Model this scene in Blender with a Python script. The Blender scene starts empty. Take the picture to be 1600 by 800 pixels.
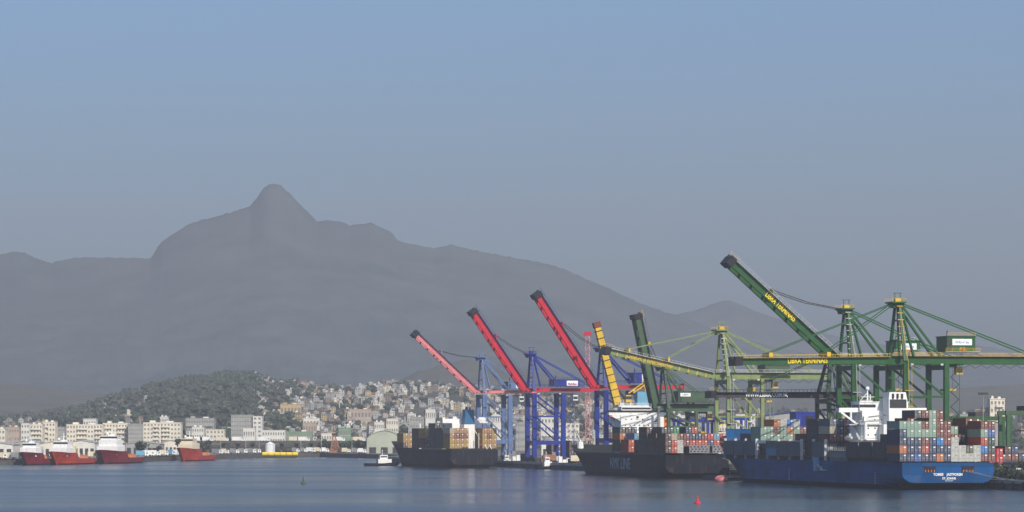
import bpy, math, random
from mathutils import Vector, Matrix
from mathutils.geometry import tessellate_polygon
from mathutils import noise as mnoise
rnd = random.Random(7)
sc = bpy.context.scene
C = sc.collection

# ------------------------------------------------------------ camera, sky, sun, exposure
F = 5500.0 / 1600.0            # focal length in image widths
CAM_H = 19.0
cam = bpy.data.cameras.new('camera')
cam.sensor_width = 36.0
cam.lens = 36.0 * F
cam.shift_y = 272.0 / 1600.0
cam.clip_start = 1.0
cam.clip_end = 30000.0
camo = bpy.data.objects.new('camera', cam)
C.objects.link(camo)
camo.location = (0, 0, CAM_H)
camo.rotation_euler = (math.radians(90), 0, 0)
sc.camera = camo

SUN_EL = math.radians(36)
SUN_AZ = math.radians(27)      # to the right of straight behind the camera
sun_vec = Vector((math.sin(SUN_AZ) * math.cos(SUN_EL), -math.cos(SUN_AZ) * math.cos(SUN_EL), math.sin(SUN_EL)))
w = bpy.data.worlds.new('World')
sc.world = w
w.use_nodes = True
nt = w.node_tree
bg = nt.nodes['Background']
sky = nt.nodes.new('ShaderNodeTexSky')
sky.sky_type = 'NISHITA'
sky.sun_disc = False
sky.sun_elevation = SUN_EL
sky.sun_rotation = math.atan2(sun_vec.x, sun_vec.y)
sky.air_density = 1.0
sky.dust_density = 2.6
sky.ozone_density = 10.0
nt.links.new(sky.outputs[0], bg.inputs[0])
bg.inputs[1].default_value = 0.14
sl = bpy.data.lights.new('sun', 'SUN')
sl.energy = 5.0
sl.angle = math.radians(0.5)
sl.color = (1.0, 0.91, 0.77)
so = bpy.data.objects.new('sun', sl)
C.objects.link(so)
so.rotation_euler = sun_vec.to_track_quat('Z', 'Y').to_euler()
sc.view_settings.view_transform = 'Standard'
sc.view_settings.look = 'None'
sc.view_settings.exposure = 0.0
sc.view_settings.gamma = 1.0

A = math.radians(13.2)         # the quay runs this much left of straight away
CA, SA = math.cos(A), math.sin(A)

def P(px, py, Y):
    return Vector(((px - 800) / 5500.0 * Y, Y, CAM_H - (py - 672) / 5500.0 * Y))

# ------------------------------------------------------------ materials
MATS = {}
def mat(name, col, rough=0.6, metal=0.0, var=0.25, scale=0.35, rust=0.0, bump=0.0, bscale=2.0, spec=0.2):
    if name in MATS: return MATS[name]
    m = bpy.data.materials.new(name); m.use_nodes = True
    n = m.node_tree.nodes; l = m.node_tree.links
    b = n['Principled BSDF']
    b.inputs['Roughness'].default_value = rough
    b.inputs['Metallic'].default_value = metal
    b.inputs['Specular IOR Level'].default_value = spec
    tc = n.new('ShaderNodeTexCoord')
    nz = n.new('ShaderNodeTexNoise'); nz.inputs['Scale'].default_value = scale; nz.inputs['Detail'].default_value = 6; nz.inputs['Roughness'].default_value = 0.65
    l.new(tc.outputs['Object'], nz.inputs['Vector'])
    r = n.new('ShaderNodeValToRGB')
    c = Vector(col)
    r.color_ramp.elements[0].position = 0.3; r.color_ramp.elements[1].position = 0.72
    r.color_ramp.elements[0].color = (*(c * (1 - var)), 1)
    r.color_ramp.elements[1].color = (*[min(1, x) for x in c * (1 + var)], 1)
    l.new(nz.outputs['Fac'], r.inputs['Fac'])
    out = r.outputs['Color']
    if rust > 0:
        mp = n.new('ShaderNodeMapping'); mp.inputs['Scale'].default_value = (1.0, 1.0, 0.18)
        l.new(tc.outputs['Object'], mp.inputs['Vector'])
        n2 = n.new('ShaderNodeTexNoise'); n2.inputs['Scale'].default_value = 0.9; n2.inputs['Detail'].default_value = 8
        l.new(mp.outputs[0], n2.inputs['Vector'])
        r2 = n.new('ShaderNodeValToRGB'); r2.color_ramp.elements[0].position = 0.56; r2.color_ramp.elements[1].position = 0.72
        r2.color_ramp.elements[1].color = (rust, rust, rust, 1)
        l.new(n2.outputs['Fac'], r2.inputs['Fac'])
        mx = n.new('ShaderNodeMixRGB'); mx.inputs[2].default_value = (0.13, 0.06, 0.03, 1)
        l.new(r2.outputs['Color'], mx.inputs[0]); l.new(out, mx.inputs[1])
        out = mx.outputs[0]
    l.new(out, b.inputs['Base Color'])
    if name.startswith('hull_'):
        sx_ = n.new('ShaderNodeSeparateXYZ'); l.new(tc.outputs['Object'], sx_.inputs[0])
        ad_ = n.new('ShaderNodeMath'); l.new(sx_.outputs['X'], ad_.inputs[0]); l.new(sx_.outputs['Y'], ad_.inputs[1])
        cb_ = n.new('ShaderNodeCombineXYZ'); l.new(ad_.outputs[0], cb_.inputs['X']); l.new(sx_.outputs['Z'], cb_.inputs['Y'])
        bk = n.new('ShaderNodeTexBrick'); bk.inputs['Scale'].default_value = 1.0; bk.inputs['Brick Width'].default_value = 9.0; bk.inputs['Row Height'].default_value = 2.4
        bk.inputs['Mortar Size'].default_value = 0.05; bk.inputs['Color1'].default_value = (.72, .72, .72, 1); bk.inputs['Color2'].default_value = (1.12, 1.12, 1.12, 1); bk.inputs['Mortar'].default_value = (.5, .5, .5, 1)
        l.new(cb_.outputs[0], bk.inputs['Vector'])
        mu = n.new('ShaderNodeMixRGB'); mu.blend_type = 'MULTIPLY'; mu.inputs[0].default_value = 1.0
        l.new(out, mu.inputs[1]); l.new(bk.outputs['Color'], mu.inputs[2]); l.new(mu.outputs[0], b.inputs['Base Color'])
    if bump > 0:
        n3 = n.new('ShaderNodeTexNoise'); n3.inputs['Scale'].default_value = bscale; n3.inputs['Detail'].default_value = 8
        l.new(tc.outputs['Object'], n3.inputs['Vector'])
        bp = n.new('ShaderNodeBump'); bp.inputs['Strength'].default_value = bump; bp.inputs['Distance'].default_value = 1.0
        l.new(n3.outputs['Fac'], bp.inputs['Height']); l.new(bp.outputs[0], b.inputs['Normal'])
    MATS[name] = m
    return m

def M(n): return MATS[n]
mat('white_paint', (0.80, 0.80, 0.77), 0.45, var=0.06, rust=0.25)
mat('cream_paint', (0.68, 0.60, 0.44), 0.6, var=0.1)
mat('dark_glass', (0.02, 0.025, 0.03), 0.12, var=0.2, spec=0.8)
mat('black_steel', (0.015, 0.015, 0.017), 0.5, var=0.3)
mat('dark_steel', (0.045, 0.045, 0.045), 0.6, var=0.3, rust=0.4)
mat('grey_steel', (0.22, 0.23, 0.24), 0.6, var=0.2, rust=0.3)
mat('pale_steel', (0.5, 0.5, 0.47), 0.6, var=0.15, rust=0.2)
mat('yellow_paint', (0.62, 0.40, 0.03), 0.5, var=0.2, rust=0.4)
mat('bright_yellow', (0.85, 0.62, 0.03), 0.5, var=0.1)
mat('rusty_orange', (0.34, 0.15, 0.07), 0.7, var=0.3, rust=0.5)
mat('orange_paint', (0.62, 0.18, 0.03), 0.5, var=0.15, rust=0.3)
mat('green_crane', (0.018, 0.088, 0.024), 0.45, var=0.2, rust=0.25)
mat('olive_crane', (0.20, 0.25, 0.095), 0.5, var=0.2, rust=0.35)
mat('dark_green_crane', (0.055, 0.10, 0.055), 0.5, var=0.2, rust=0.35)
mat('blue_crane', (0.010, 0.028, 0.23), 0.45, var=0.2, rust=0.2)
mat('hazed_blue_crane', (0.10, 0.16, 0.31), 0.5, var=0.2, rust=0.2)  # blue crane paint lightened to carry the distance haze
mat('red_boom', (0.50, 0.012, 0.035), 0.45, var=0.15, rust=0.15)
mat('pink_boom', (0.62, 0.20, 0.21), 0.55, var=0.15, rust=0.2)  # boom red paled with distance haze; the pink float reuses it
mat('hull_blue', (0.003, 0.075, 0.225), 0.6, var=0.3, scale=0.08, rust=0.6, spec=.1)
mat('hull_black', (0.012, 0.015, 0.026), 0.65, var=0.3, scale=0.08, rust=0.6, spec=.08)
mat('hull_boot', (0.012, 0.010, 0.011), 0.7, var=0.3, spec=.08)
mat('hull_maroon', (0.20, 0.014, 0.025), 0.45, var=0.15, rust=0.15)
mat('hull_orange', (0.42, 0.045, 0.022), 0.45, var=0.15, rust=0.2)
mat('deck_red', (0.22, 0.07, 0.045), 0.8, var=0.3)
mat('deck_green', (0.018, 0.024, 0.02), 0.8, var=0.3)
mat('funnel_blue', (0.03, 0.13, 0.27), 0.5, var=0.1)
mat('light_blue', (0.14, 0.34, 0.48), 0.5, var=0.1)
mat('bright_blue', (0.02, 0.10, 0.50), 0.5, var=0.1)
mat('concrete', (0.36, 0.34, 0.30), 0.9, var=0.25, scale=0.2, rust=0.3)
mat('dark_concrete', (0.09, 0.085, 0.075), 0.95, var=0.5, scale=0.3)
mat('house_white', (0.50, 0.48, 0.43), 0.85, var=0.25, scale=0.15)
mat('window_shade', (0.20, 0.19, 0.175), 0.4, var=0.3)
mat('asphalt', (0.06, 0.058, 0.055), 0.95, var=0.3, scale=0.1)
mat('rubber', (0.02, 0.02, 0.02), 0.9, var=0.2)
mat('grey_wall', (0.33, 0.33, 0.31), 0.85, var=0.2, scale=0.2)
mat('cream_wall', (0.68, 0.63, 0.52), 0.85, var=0.12, scale=0.15)
mat('white_wall', (0.66, 0.64, 0.58), 0.85, var=0.15, scale=0.2)
mat('pink_wall', (0.42, 0.33, 0.26), 0.85, var=0.15, scale=0.2)
mat('ochre_wall', (0.48, 0.36, 0.19), 0.85, var=0.15, scale=0.2)
mat('brick_wall', (0.25, 0.20, 0.16), 0.9, var=0.3, scale=0.4)
mat('green_wall', (0.20, 0.28, 0.19), 0.85, var=0.2, scale=0.2)
mat('tile_roof', (0.24, 0.19, 0.15), 0.9, var=0.35, scale=0.4)
mat('metal_roof', (0.42, 0.42, 0.40), 0.6, var=0.25, scale=0.2, rust=0.3)
mat('green_roof', (0.40, 0.43, 0.34), 0.7, var=0.15, scale=0.1)
mat('blue_roof', (0.05, 0.06, 0.22), 0.6, var=0.15, scale=0.1)
mat('tank_blue', (0.05, 0.16, 0.35), 0.5, var=0.1)
mat('foliage', (0.050, 0.065, 0.048), 0.9, var=0.6, scale=0.25, spec=0.1)
mat('foliage_light', (0.080, 0.095, 0.062), 0.9, var=0.5, scale=0.3, spec=0.1)
mat('bark', (0.10, 0.075, 0.05), 0.95, var=0.3)
mat('sign_white', (0.82, 0.82, 0.80), 0.6, var=0.03)
mat('sign_red', (0.60, 0.03, 0.04), 0.6, var=0.05)
mat('sign_blue', (0.30, 0.40, 0.55), 0.6, var=0.05)
mat('letter_grey', (0.30, 0.33, 0.38), 0.6, var=0.15)
CONT_COLS = {
 'pale green': (0.27, 0.40, 0.31), 'brown red': (0.20, 0.055, 0.035), 'navy': (0.035, 0.055, 0.115), 'dark blue': (0.02, 0.05, 0.16),
 'bright blue': (0.02, 0.19, 0.52), 'orange': (0.55, 0.17, 0.035), 'orange red': (0.48, 0.07, 0.03), 'red': (0.55, 0.02, 0.02),
 'white': (0.66, 0.66, 0.60), 'cream': (0.58, 0.50, 0.36), 'dark grey': (0.06, 0.065, 0.07), 'blue grey': (0.11, 0.14, 0.18),
 'dark green': (0.025, 0.07, 0.035), 'green': (0.03, 0.26, 0.08), 'mustard': (0.46, 0.28, 0.045), 'tan': (0.42, 0.22, 0.09), 'blue': (0.04, 0.11, 0.38),
 'brown': (0.10, 0.045, 0.03), 'olive': (0.12, 0.12, 0.07), 'light blue': (0.14, 0.32, 0.48)}
for k, c in CONT_COLS.items():
    mat('cont_' + k.replace(' ', '_'), tuple(x * .85 for x in c), 0.55, var=0.18, scale=0.5, rust=0.45)

# ------------------------------------------------------------ mesh builder
class MB:
    def __init__(s): s.v = []; s.f = []; s.m = []; s.mats = []
    def mi(s, m):
        if m not in s.mats: s.mats.append(m)
        return s.mats.index(m)
    def add(s, vs, fs, m):
        o = len(s.v); k = s.mi(m)
        s.v += [tuple(x) for x in vs]
        for f in fs: s.f.append([i + o for i in f]); s.m.append(k)
    def box(s, x0, x1, y0, y1, z0, z1, m):
        s.add([(x0,y0,z0),(x1,y0,z0),(x1,y1,z0),(x0,y1,z0),(x0,y0,z1),(x1,y0,z1),(x1,y1,z1),(x0,y1,z1)],
              [(0,3,2,1),(4,5,6,7),(0,1,5,4),(1,2,6,5),(2,3,7,6),(3,0,4,7)], m)
    def beam(s, p0, p1, w_, h_, m, w2=None, h2=None):
        p0 = Vector(p0); p1 = Vector(p1); d = (p1 - p0).normalized()
        if abs(d.z) > 0.999: side = Vector((0, 1, 0))
        else: side = d.cross(Vector((0, 0, 1))).normalized()
        up = side.cross(d)
        w2 = w_ if w2 is None else w2; h2 = h_ if h2 is None else h2
        vs = []
        for p, a, b in ((p0, w_, h_), (p1, w2, h2)):
            for sx, sz in ((-1,-1),(1,-1),(1,1),(-1,1)):
                vs.append(p + side * (sx * a / 2) + up * (sz * b / 2))
        s.add(vs, [(3,2,1,0),(4,5,6,7),(0,1,5,4),(1,2,6,5),(2,3,7,6),(3,0,4,7)], m)
    def tube(s, p0, p1, r0, m, r1=None, n=8):
        p0 = Vector(p0); p1 = Vector(p1); d = (p1 - p0).normalized(); r1 = r0 if r1 is None else r1
        a = d.orthogonal().normalized(); b = d.cross(a)
        vs = []
        for p, r in ((p0, r0), (p1, r1)):
            for i in range(n):
                t = 2 * math.pi * i / n
                vs.append(p + a * (math.cos(t) * r) + b * (math.sin(t) * r))
        fs = [(i, (i+1) % n, n + (i+1) % n, n + i) for i in range(n)]
        fs += [tuple(range(n-1, -1, -1)), tuple(range(n, 2*n))]
        s.add(vs, fs, m)
    def prism(s, pts, y0, y1, m):        # outline in x-z swept along y
        n = len(pts)
        vs = [(x, y0, z) for x, z in pts] + [(x, y1, z) for x, z in pts]
        fs = [(i, (i+1) % n, n + (i+1) % n, n + i) for i in range(n)] + [tuple(range(n-1, -1, -1)), tuple(range(n, 2*n))]
        s.add(vs, fs, m)
    def ball(s, c, rx, ry, rz, m, nu=10, nv=6, jag=0.0, r=None):
        vs = []; fs = []
        for j in range(nv + 1):
            ph = math.pi * j / nv
            for i in range(nu):
                t = 2 * math.pi * i / nu
                k = 1 + (r.uniform(-jag, jag) if r else 0)
                vs.append((c[0] + rx*k*math.sin(ph)*math.cos(t), c[1] + ry*k*math.sin(ph)*math.sin(t), c[2] + rz*k*math.cos(ph)))
        for j in range(nv):
            for i in range(nu):
                fs.append((j*nu+i, (j+1)*nu+i, (j+1)*nu+(i+1) % nu, j*nu+(i+1) % nu))
        s.add(vs, fs, m)
    def mesh(s, name):
        me = bpy.data.meshes.new(name)
        me.from_pydata(s.v, [], s.f)
        for m in s.mats: me.materials.append(MATS[m])
        me.polygons.foreach_set('material_index', s.m)
        me.update()
        return me
    def obj(s, name, parent=None, loc=None):
        o = bpy.data.objects.new(name, s.mesh(name)); C.objects.link(o)
        if parent: o.parent = parent
        if loc is not None: o.location = loc
        return o

def tag(o, label=None, cat=None, group=None, kind=None):
    if label: o['label'] = label
    if cat: o['category'] = cat
    if group: o['group'] = group
    if kind: o['kind'] = kind
    return o
def empty(name, loc, rz, label, cat, group=None):
    o = bpy.data.objects.new(name, None); C.objects.link(o)
    o.location = loc; o.rotation_euler = (0, 0, rz)
    return tag(o, label, cat, group)
def part(name, parent, fn, label=None):
    b = MB(); fn(b); o = b.obj(name, parent)
    if label: o['label'] = label
    return o
def pbox(name, parent, x0, x1, y0, y1, z0, z1, m, label=None):
    return part(name, parent, lambda b: b.box(x0, x1, y0, y1, z0, z1, m), label)
def pbeam(name, parent, p0, p1, w_, h_, m):
    return part(name, parent, lambda b: b.beam(p0, p1, w_, h_, m))
def lettering(body, size, m, parent, loc, rot, width=None, name='lettering', bold=0.0):
    cu = bpy.data.curves.new('t', 'FONT'); cu.body = body; cu.size = size; cu.extrude = 0.04; cu.offset = bold
    cu.align_x = 'CENTER'; cu.align_y = 'CENTER'; cu.resolution_u = 2
    to = bpy.data.objects.new('t', cu); C.objects.link(to)
    dg = bpy.context.evaluated_depsgraph_get()
    me = bpy.data.meshes.new_from_object(to.evaluated_get(dg))
    bpy.data.objects.remove(to)
    if width:
        xs = [v.co.x for v in me.vertices]; k = width / (max(xs) - min(xs))
        for v in me.vertices: v.co.x *= k
    me.materials.clear(); me.materials.append(MATS[m]); me.name = name
    o = bpy.data.objects.new(name, me); C.objects.link(o)
    o.parent = parent; o.location = loc; o.rotation_euler = rot
    return o
ORD = ['first','second','third','fourth','fifth','sixth','seventh','eighth','ninth','tenth','eleventh','twelfth','thirteenth','fourteenth','fifteenth','sixteenth']

# ------------------------------------------------------------ water and land
def water():
    m = bpy.data.materials.new('sea_water'); m.use_nodes = True
    n = m.node_tree.nodes; l = m.node_tree.links; b = n['Principled BSDF']
    b.inputs['Base Color'].default_value = (0.007, 0.022, 0.030, 1)
    b.inputs['IOR'].default_value = 1.333; b.inputs['Specular IOR Level'].default_value = 0.30
    tc = n.new('ShaderNodeTexCoord')
    def nz(sx, sy, scale, det, rz=0.0):
        mp = n.new('ShaderNodeMapping'); mp.inputs['Scale'].default_value = (sx, sy, 1); mp.inputs['Rotation'].default_value = (0, 0, rz)
        l.new(tc.outputs['Object'], mp.inputs['Vector'])
        t = n.new('ShaderNodeTexNoise'); t.inputs['Scale'].default_value = scale; t.inputs['Detail'].default_value = det
        l.new(mp.outputs[0], t.inputs['Vector']); return t.outputs['Fac']
    small = nz(1.0, 1.0, 0.55, 6, 0.5)
    big = nz(1.0, 0.45, 0.09, 4, 0.1)
    patch = nz(0.35, 0.7, 0.012, 5, 0.05)
    streak = nz(0.05, 1.0, 0.02, 4, -0.04)
    b1 = n.new('ShaderNodeBump'); b1.inputs['Distance'].default_value = 1.0
    b2 = n.new('ShaderNodeBump'); b2.inputs['Strength'].default_value = 0.32; b2.inputs['Distance'].default_value = 2.2
    l.new(small, b1.inputs['Height']); l.new(big, b2.inputs['Height']); l.new(b2.outputs[0], b1.inputs['Normal'])
    ad = n.new('ShaderNodeMath'); ad.operation = 'MULTIPLY_ADD'; ad.inputs[1].default_value = 0.25; l.new(streak, ad.inputs[0])
    p2 = n.new('ShaderNodeMath'); p2.operation = 'MULTIPLY_ADD'; p2.inputs[1].default_value = 1.5; p2.inputs[2].default_value = 0.12; l.new(patch, p2.inputs[0]); l.new(p2.outputs[0], ad.inputs[2])
    mr = n.new('ShaderNodeMapRange'); mr.inputs['From Min'].default_value = 0.75; mr.inputs['From Max'].default_value = 1.25
    mr.inputs['To Min'].default_value = 0.16; mr.inputs['To Max'].default_value = 0.42
    l.new(ad.outputs[0], mr.inputs['Value']); l.new(mr.outputs[0], b1.inputs['Strength'])
    mr2 = n.new('ShaderNodeMapRange'); mr2.inputs['From Min'].default_value = 0.75; mr2.inputs['From Max'].default_value = 1.25
    mr2.inputs['To Min'].default_value = 0.10; mr2.inputs['To Max'].default_value = 0.22
    l.new(ad.outputs[0], mr2.inputs['Value']); l.new(mr2.outputs[0], b.inputs['Roughness'])
    l.new(b1.outputs[0], b.inputs['Normal'])
    MATS['sea_water'] = m
    g = MB(); g.add([(-2400, -250, 0), (2400, -250, 0), (2400, 2700, 0), (-2400, 2700, 0)], [(0, 1, 2, 3)], 'sea_water')
    tag(g.obj('water'), kind='structure')
water()

def quay_x(Y): return 421.4 - 0.2345 * Y
QZ = 3.0
land_pts = [(quay_x(300), 300), (quay_x(2130), 2130)] + [((px - 800) / 5500 * Y, Y) for px, Y in
            ((640, 2300), (575, 2375), (500, 2488), (430, 2450), (350, 2322), (250, 2160), (200, 2040), (100, 1975), (0, 1925), (-300, 1850))] + \
           [(-1300, 1700), (-2395, 1650), (-2395, 11900), (2395, 11900), (2395, 300)]
# ground: material of dry earth, dusty yards and scrub
def ground_mat():
    m = mat('ground_earth', (0.17, 0.15, 0.12), 0.95, var=0.5, scale=0.02)
ground_mat()
g = MB()
pv = [Vector((x, y, 0)) for x, y in land_pts]
tris = tessellate_polygon([pv])
g.add([(x, y, QZ) for x, y in land_pts], [tuple(t) for t in tris], 'ground_earth')
tag(g.obj('ground'), kind='structure')
g = MB()
for i in range(len(land_pts) - 5):
    (x0, y0), (x1, y1) = land_pts[i], land_pts[i + 1]
    g.add([(x0, y0, -3), (x1, y1, -3), (x1, y1, QZ - .4), (x0, y0, QZ - .4)], [(0, 1, 2, 3)], 'dark_concrete')
tag(g.obj('quay_wall'), kind='structure')
# quay apron and coping
g = MB()
def qp(x, y, z): return (quay_x(1122) + x * CA - y * SA, 1122 + x * SA + y * CA, z)   # quay frame: x inland, y along
g.add([qp(-.3, -700, QZ + .15), qp(1.2, -700, QZ + .15), qp(1.2, 1035, QZ + .15), qp(-.3, 1035, QZ + .15),
       qp(-.3, -700, QZ - 1.0), qp(-.3, 1035, QZ - 1.0), qp(1.2, -700, QZ + .004), qp(1.2, 1035, QZ + .004)],
      [(0, 1, 2, 3), (4, 0, 3, 5), (1, 6, 7, 2)], 'concrete')
tag(g.obj('quay_coping'), kind='structure')
g = MB()
g.add([qp(1.2, -700, QZ + .02), qp(70, -700, QZ + .02), qp(70, 1035, QZ + .02), qp(1.2, 1035, QZ + .02)], [(0, 1, 2, 3)], 'asphalt')
tag(g.obj('quay_apron'), kind='structure')

# ------------------------------------------------------------ relief
def interp(pts, x):
    if x <= pts[0][0]: return pts[0][1]
    for (x0, y0), (x1, y1) in zip(pts, pts[1:]):
        if x <= x1:
            t = (x - x0) / (x1 - x0); return y0 + (y1 - y0) * t
    return pts[-1][1]
def fbm(x, y, s, o=5):
    return mnoise.fractal(Vector((x * s, y * s, 3.1)), 0.9, 2.1, o)

def relief_mat(name, a, b, rock, sc_):
    m = bpy.data.materials.new(name); m.use_nodes = True
    n = m.node_tree.nodes; l = m.node_tree.links; p = n['Principled BSDF']; p.inputs['Roughness'].default_value = 0.95; p.inputs['Specular IOR Level'].default_value = 0.1
    tc = n.new('ShaderNodeTexCoord'); nz = n.new('ShaderNodeTexNoise'); nz.inputs['Scale'].default_value = sc_; nz.inputs['Detail'].default_value = 10; nz.inputs['Roughness'].default_value = .7
    l.new(tc.outputs['Object'], nz.inputs['Vector'])
    r = n.new('ShaderNodeValToRGB'); r.color_ramp.elements[0].position = .32; r.color_ramp.elements[1].position = .68
    r.color_ramp.elements[0].color = (*a, 1); r.color_ramp.elements[1].color = (*b, 1)
    l.new(nz.outputs['Fac'], r.inputs['Fac'])
    ge = n.new('ShaderNodeNewGeometry'); sp = n.new('ShaderNodeSeparateXYZ'); l.new(ge.outputs['Normal'], sp.inputs[0])
    n2 = n.new('ShaderNodeTexNoise'); n2.inputs['Scale'].default_value = sc_ * 3; n2.inputs['Detail'].default_value = 8
    l.new(tc.outputs['Object'], n2.inputs['Vector'])
    su = n.new('ShaderNodeMath'); su.operation = 'MULTIPLY_ADD'; su.inputs[1].default_value = 0.5; l.new(n2.outputs['Fac'], su.inputs[0]); l.new(sp.outputs['Z'], su.inputs[2])
    mr = n.new('ShaderNodeMapRange'); mr.inputs['From Min'].default_value = .80; mr.inputs['From Max'].default_value = .60
    l.new(su.outputs[0], mr.inputs['Value'])
    mx = n.new('ShaderNodeMixRGB'); mx.inputs[2].default_value = (*rock, 1); l.new(mr.outputs[0], mx.inputs[0]); l.new(r.outputs[0], mx.inputs[1])
    l.new(mx.outputs[0], p.inputs['Base Color'])
    MATS[name] = m
relief_mat('forest_mountain', (0.036, 0.058, 0.066), (0.085, 0.108, 0.108), (0.15, 0.14, 0.13), 0.006)
relief_mat('hill_scrub', (0.05, 0.058, 0.04), (0.12, 0.11, 0.085), (0.17, 0.15, 0.12), 0.012)

def ridge(name, crest, D0, D1, D2, amp, px0, px1, step, rows, m, pw=1.15, base=2.0, crag=3.0):
    b = MB(); cols = int((px1 - px0) / step) + 1; vs = []; fs = []
    back = 5
    def zcr(q): return CAM_H + (672 - interp(crest, q)) / 5500 * D1
    for i in range(cols):
        px = px0 + i * step
        z1 = zcr(px); zs = sum(zcr(px + k * 22) for k in range(-7, 8)) / 15
        for j in range(rows + back):
            if j < rows:
                u = j / (rows - 1); D = D0 + (D1 - D0) * u
                q = (1 - u) * 1.0; zc = z1 + (zs - z1) * min(1, q * 5)
                nn = fbm((px - 800) / 5500 * D, D, 1 / 900.0) * amp + fbm((px - 800) / 5500 * D, D, 1 / 260.0) * amp * .35
                z = base + (zc - base) * (u ** pw) - abs(nn) * .6 * (4 * u * (1 - u)) ** .7 + fbm(px * 2.0, D * .4, .02) * amp * .12 * (1 - u) + (fbm(px * 7.0, 0, .02) * crag if u == 1 else 0)
                lim = CAM_H + (z1 - CAM_H) * D / D1 - (1 - u) * 26
                z = min(z, max(lim, base + 1)) if u < 1 else z
            else:
                u = (j - rows + 1) / back; D = D1 + (D2 - D1) * u
                z = base + (z1 - base) * (1 - u) ** 1.3
            vs.append(((px - 800) / 5500 * D, D, max(z, base if 0 < j < rows + back - 1 else -1.5)))
    R = rows + back
    for i in range(cols - 1):
        for j in range(R - 1):
            fs.append((i*R+j, (i+1)*R+j, (i+1)*R+j+1, i*R+j+1))
    b.add(vs, fs, m)
    o = b.obj(name)
    for p in o.data.polygons: p.use_smooth = True
    return tag(o, kind='structure')

main_crest = [(-400,430),(-100,415),(0,398),(20,393),(38,395),(60,405),(80,411),(110,404),(140,402),(200,403),(236,403),(243,392),(252,378),(275,362),(300,348),(350,335),
 (392,322),(402,308),(412,294),(420,288),(428,287),(438,289),(446,296),(455,305),(475,325),(495,346),(515,344),(535,347),(548,352),(568,350),(580,347),(590,354),(604,358),(614,366),(622,377),
 (650,383),(680,388),(705,382),(720,386),(750,393),(800,402),(850,411),(880,420),(900,429),(950,450),(1000,474),(1040,488),(1080,500),(1130,520),(1200,540),(1300,560),(2000,600)]
far_crest = [(-500,560),(700,540),(900,520),(1000,510),(1050,492),(1090,484),(1118,473),(1135,469),(1152,473),(1190,490),(1240,506),(1300,524),(1380,538),(1440,540),(1490,536),(1550,542),(1600,552),(2000,560)]
low_crest = [(-500,590),(-100,592),(0,598),(60,604),(120,612),(200,616),(300,620),(400,628),(500,628),(560,618),(620,598),(650,582),(690,570),(730,562),(780,566),(850,584),(950,600),(1100,612),(1300,620),(1600,600),(2000,600)]
city_crest = [(-400,655),(-100,655),(0,655),(70,652),(120,644),(150,634),(200,617),(250,607),(300,598),(340,590),(400,592),(430,600),(480,604),(520,611),(560,606),(620,600),(680,604),(740,610),(800,617),
 (860,624),(950,632),(1050,640),(1150,645),(1300,650),(1450,652),(1600,650),(2000,650)]
ridge('far_mountains', far_crest, 8900, 10800, 11800, 30, -500, 2000, 10, 26, 'forest_mountain')
ridge('mountain_range', main_crest, 6500, 9300, 10400, 55, -420, 1600, 3, 96, 'forest_mountain', pw=1.35)
ridge('foothills', low_crest, 5200, 6300, 6900, 22, -700, 2200, 8, 40, 'hill_scrub')

def city_z(px, D):
    zc = CAM_H + (672 - interp(city_crest, px)) / 5500 * 4900
    u = (D - 2750) / (4900 - 2750)
    if u < 0: return 3.0
    if u > 1: return 3.0 + (zc - 3) * max(0, 1 - (D - 4900) / 500) ** 1.2
    s = u * .55 + .45 * u * u * (3 - 2 * u)
    return 3.0 + (zc - 3) * s + fbm((px - 800) / 5500 * D, D, 1 / 300.0) * 5 * math.sin(math.pi * u)
b = MB(); vs = []; fs = []; NR = 40
pxs = list(range(-700, 2301, 12))
for px in pxs:
    for j in range(NR):
        D = 2750 + (5400 - 2750) * j / (NR - 1)
        z = city_z(px, D) if 0 < j < NR - 1 else 2.0
        vs.append(((px - 800) / 5500 * D, D, z))
for i in range(len(pxs) - 1):
    for j in range(NR - 1):
        fs.append((i*NR+j, (i+1)*NR+j, (i+1)*NR+j+1, i*NR+j+1))
b.add(vs, fs, 'hill_scrub'); o = b.obj('city_hillside'); tag(o, kind='structure')

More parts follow.
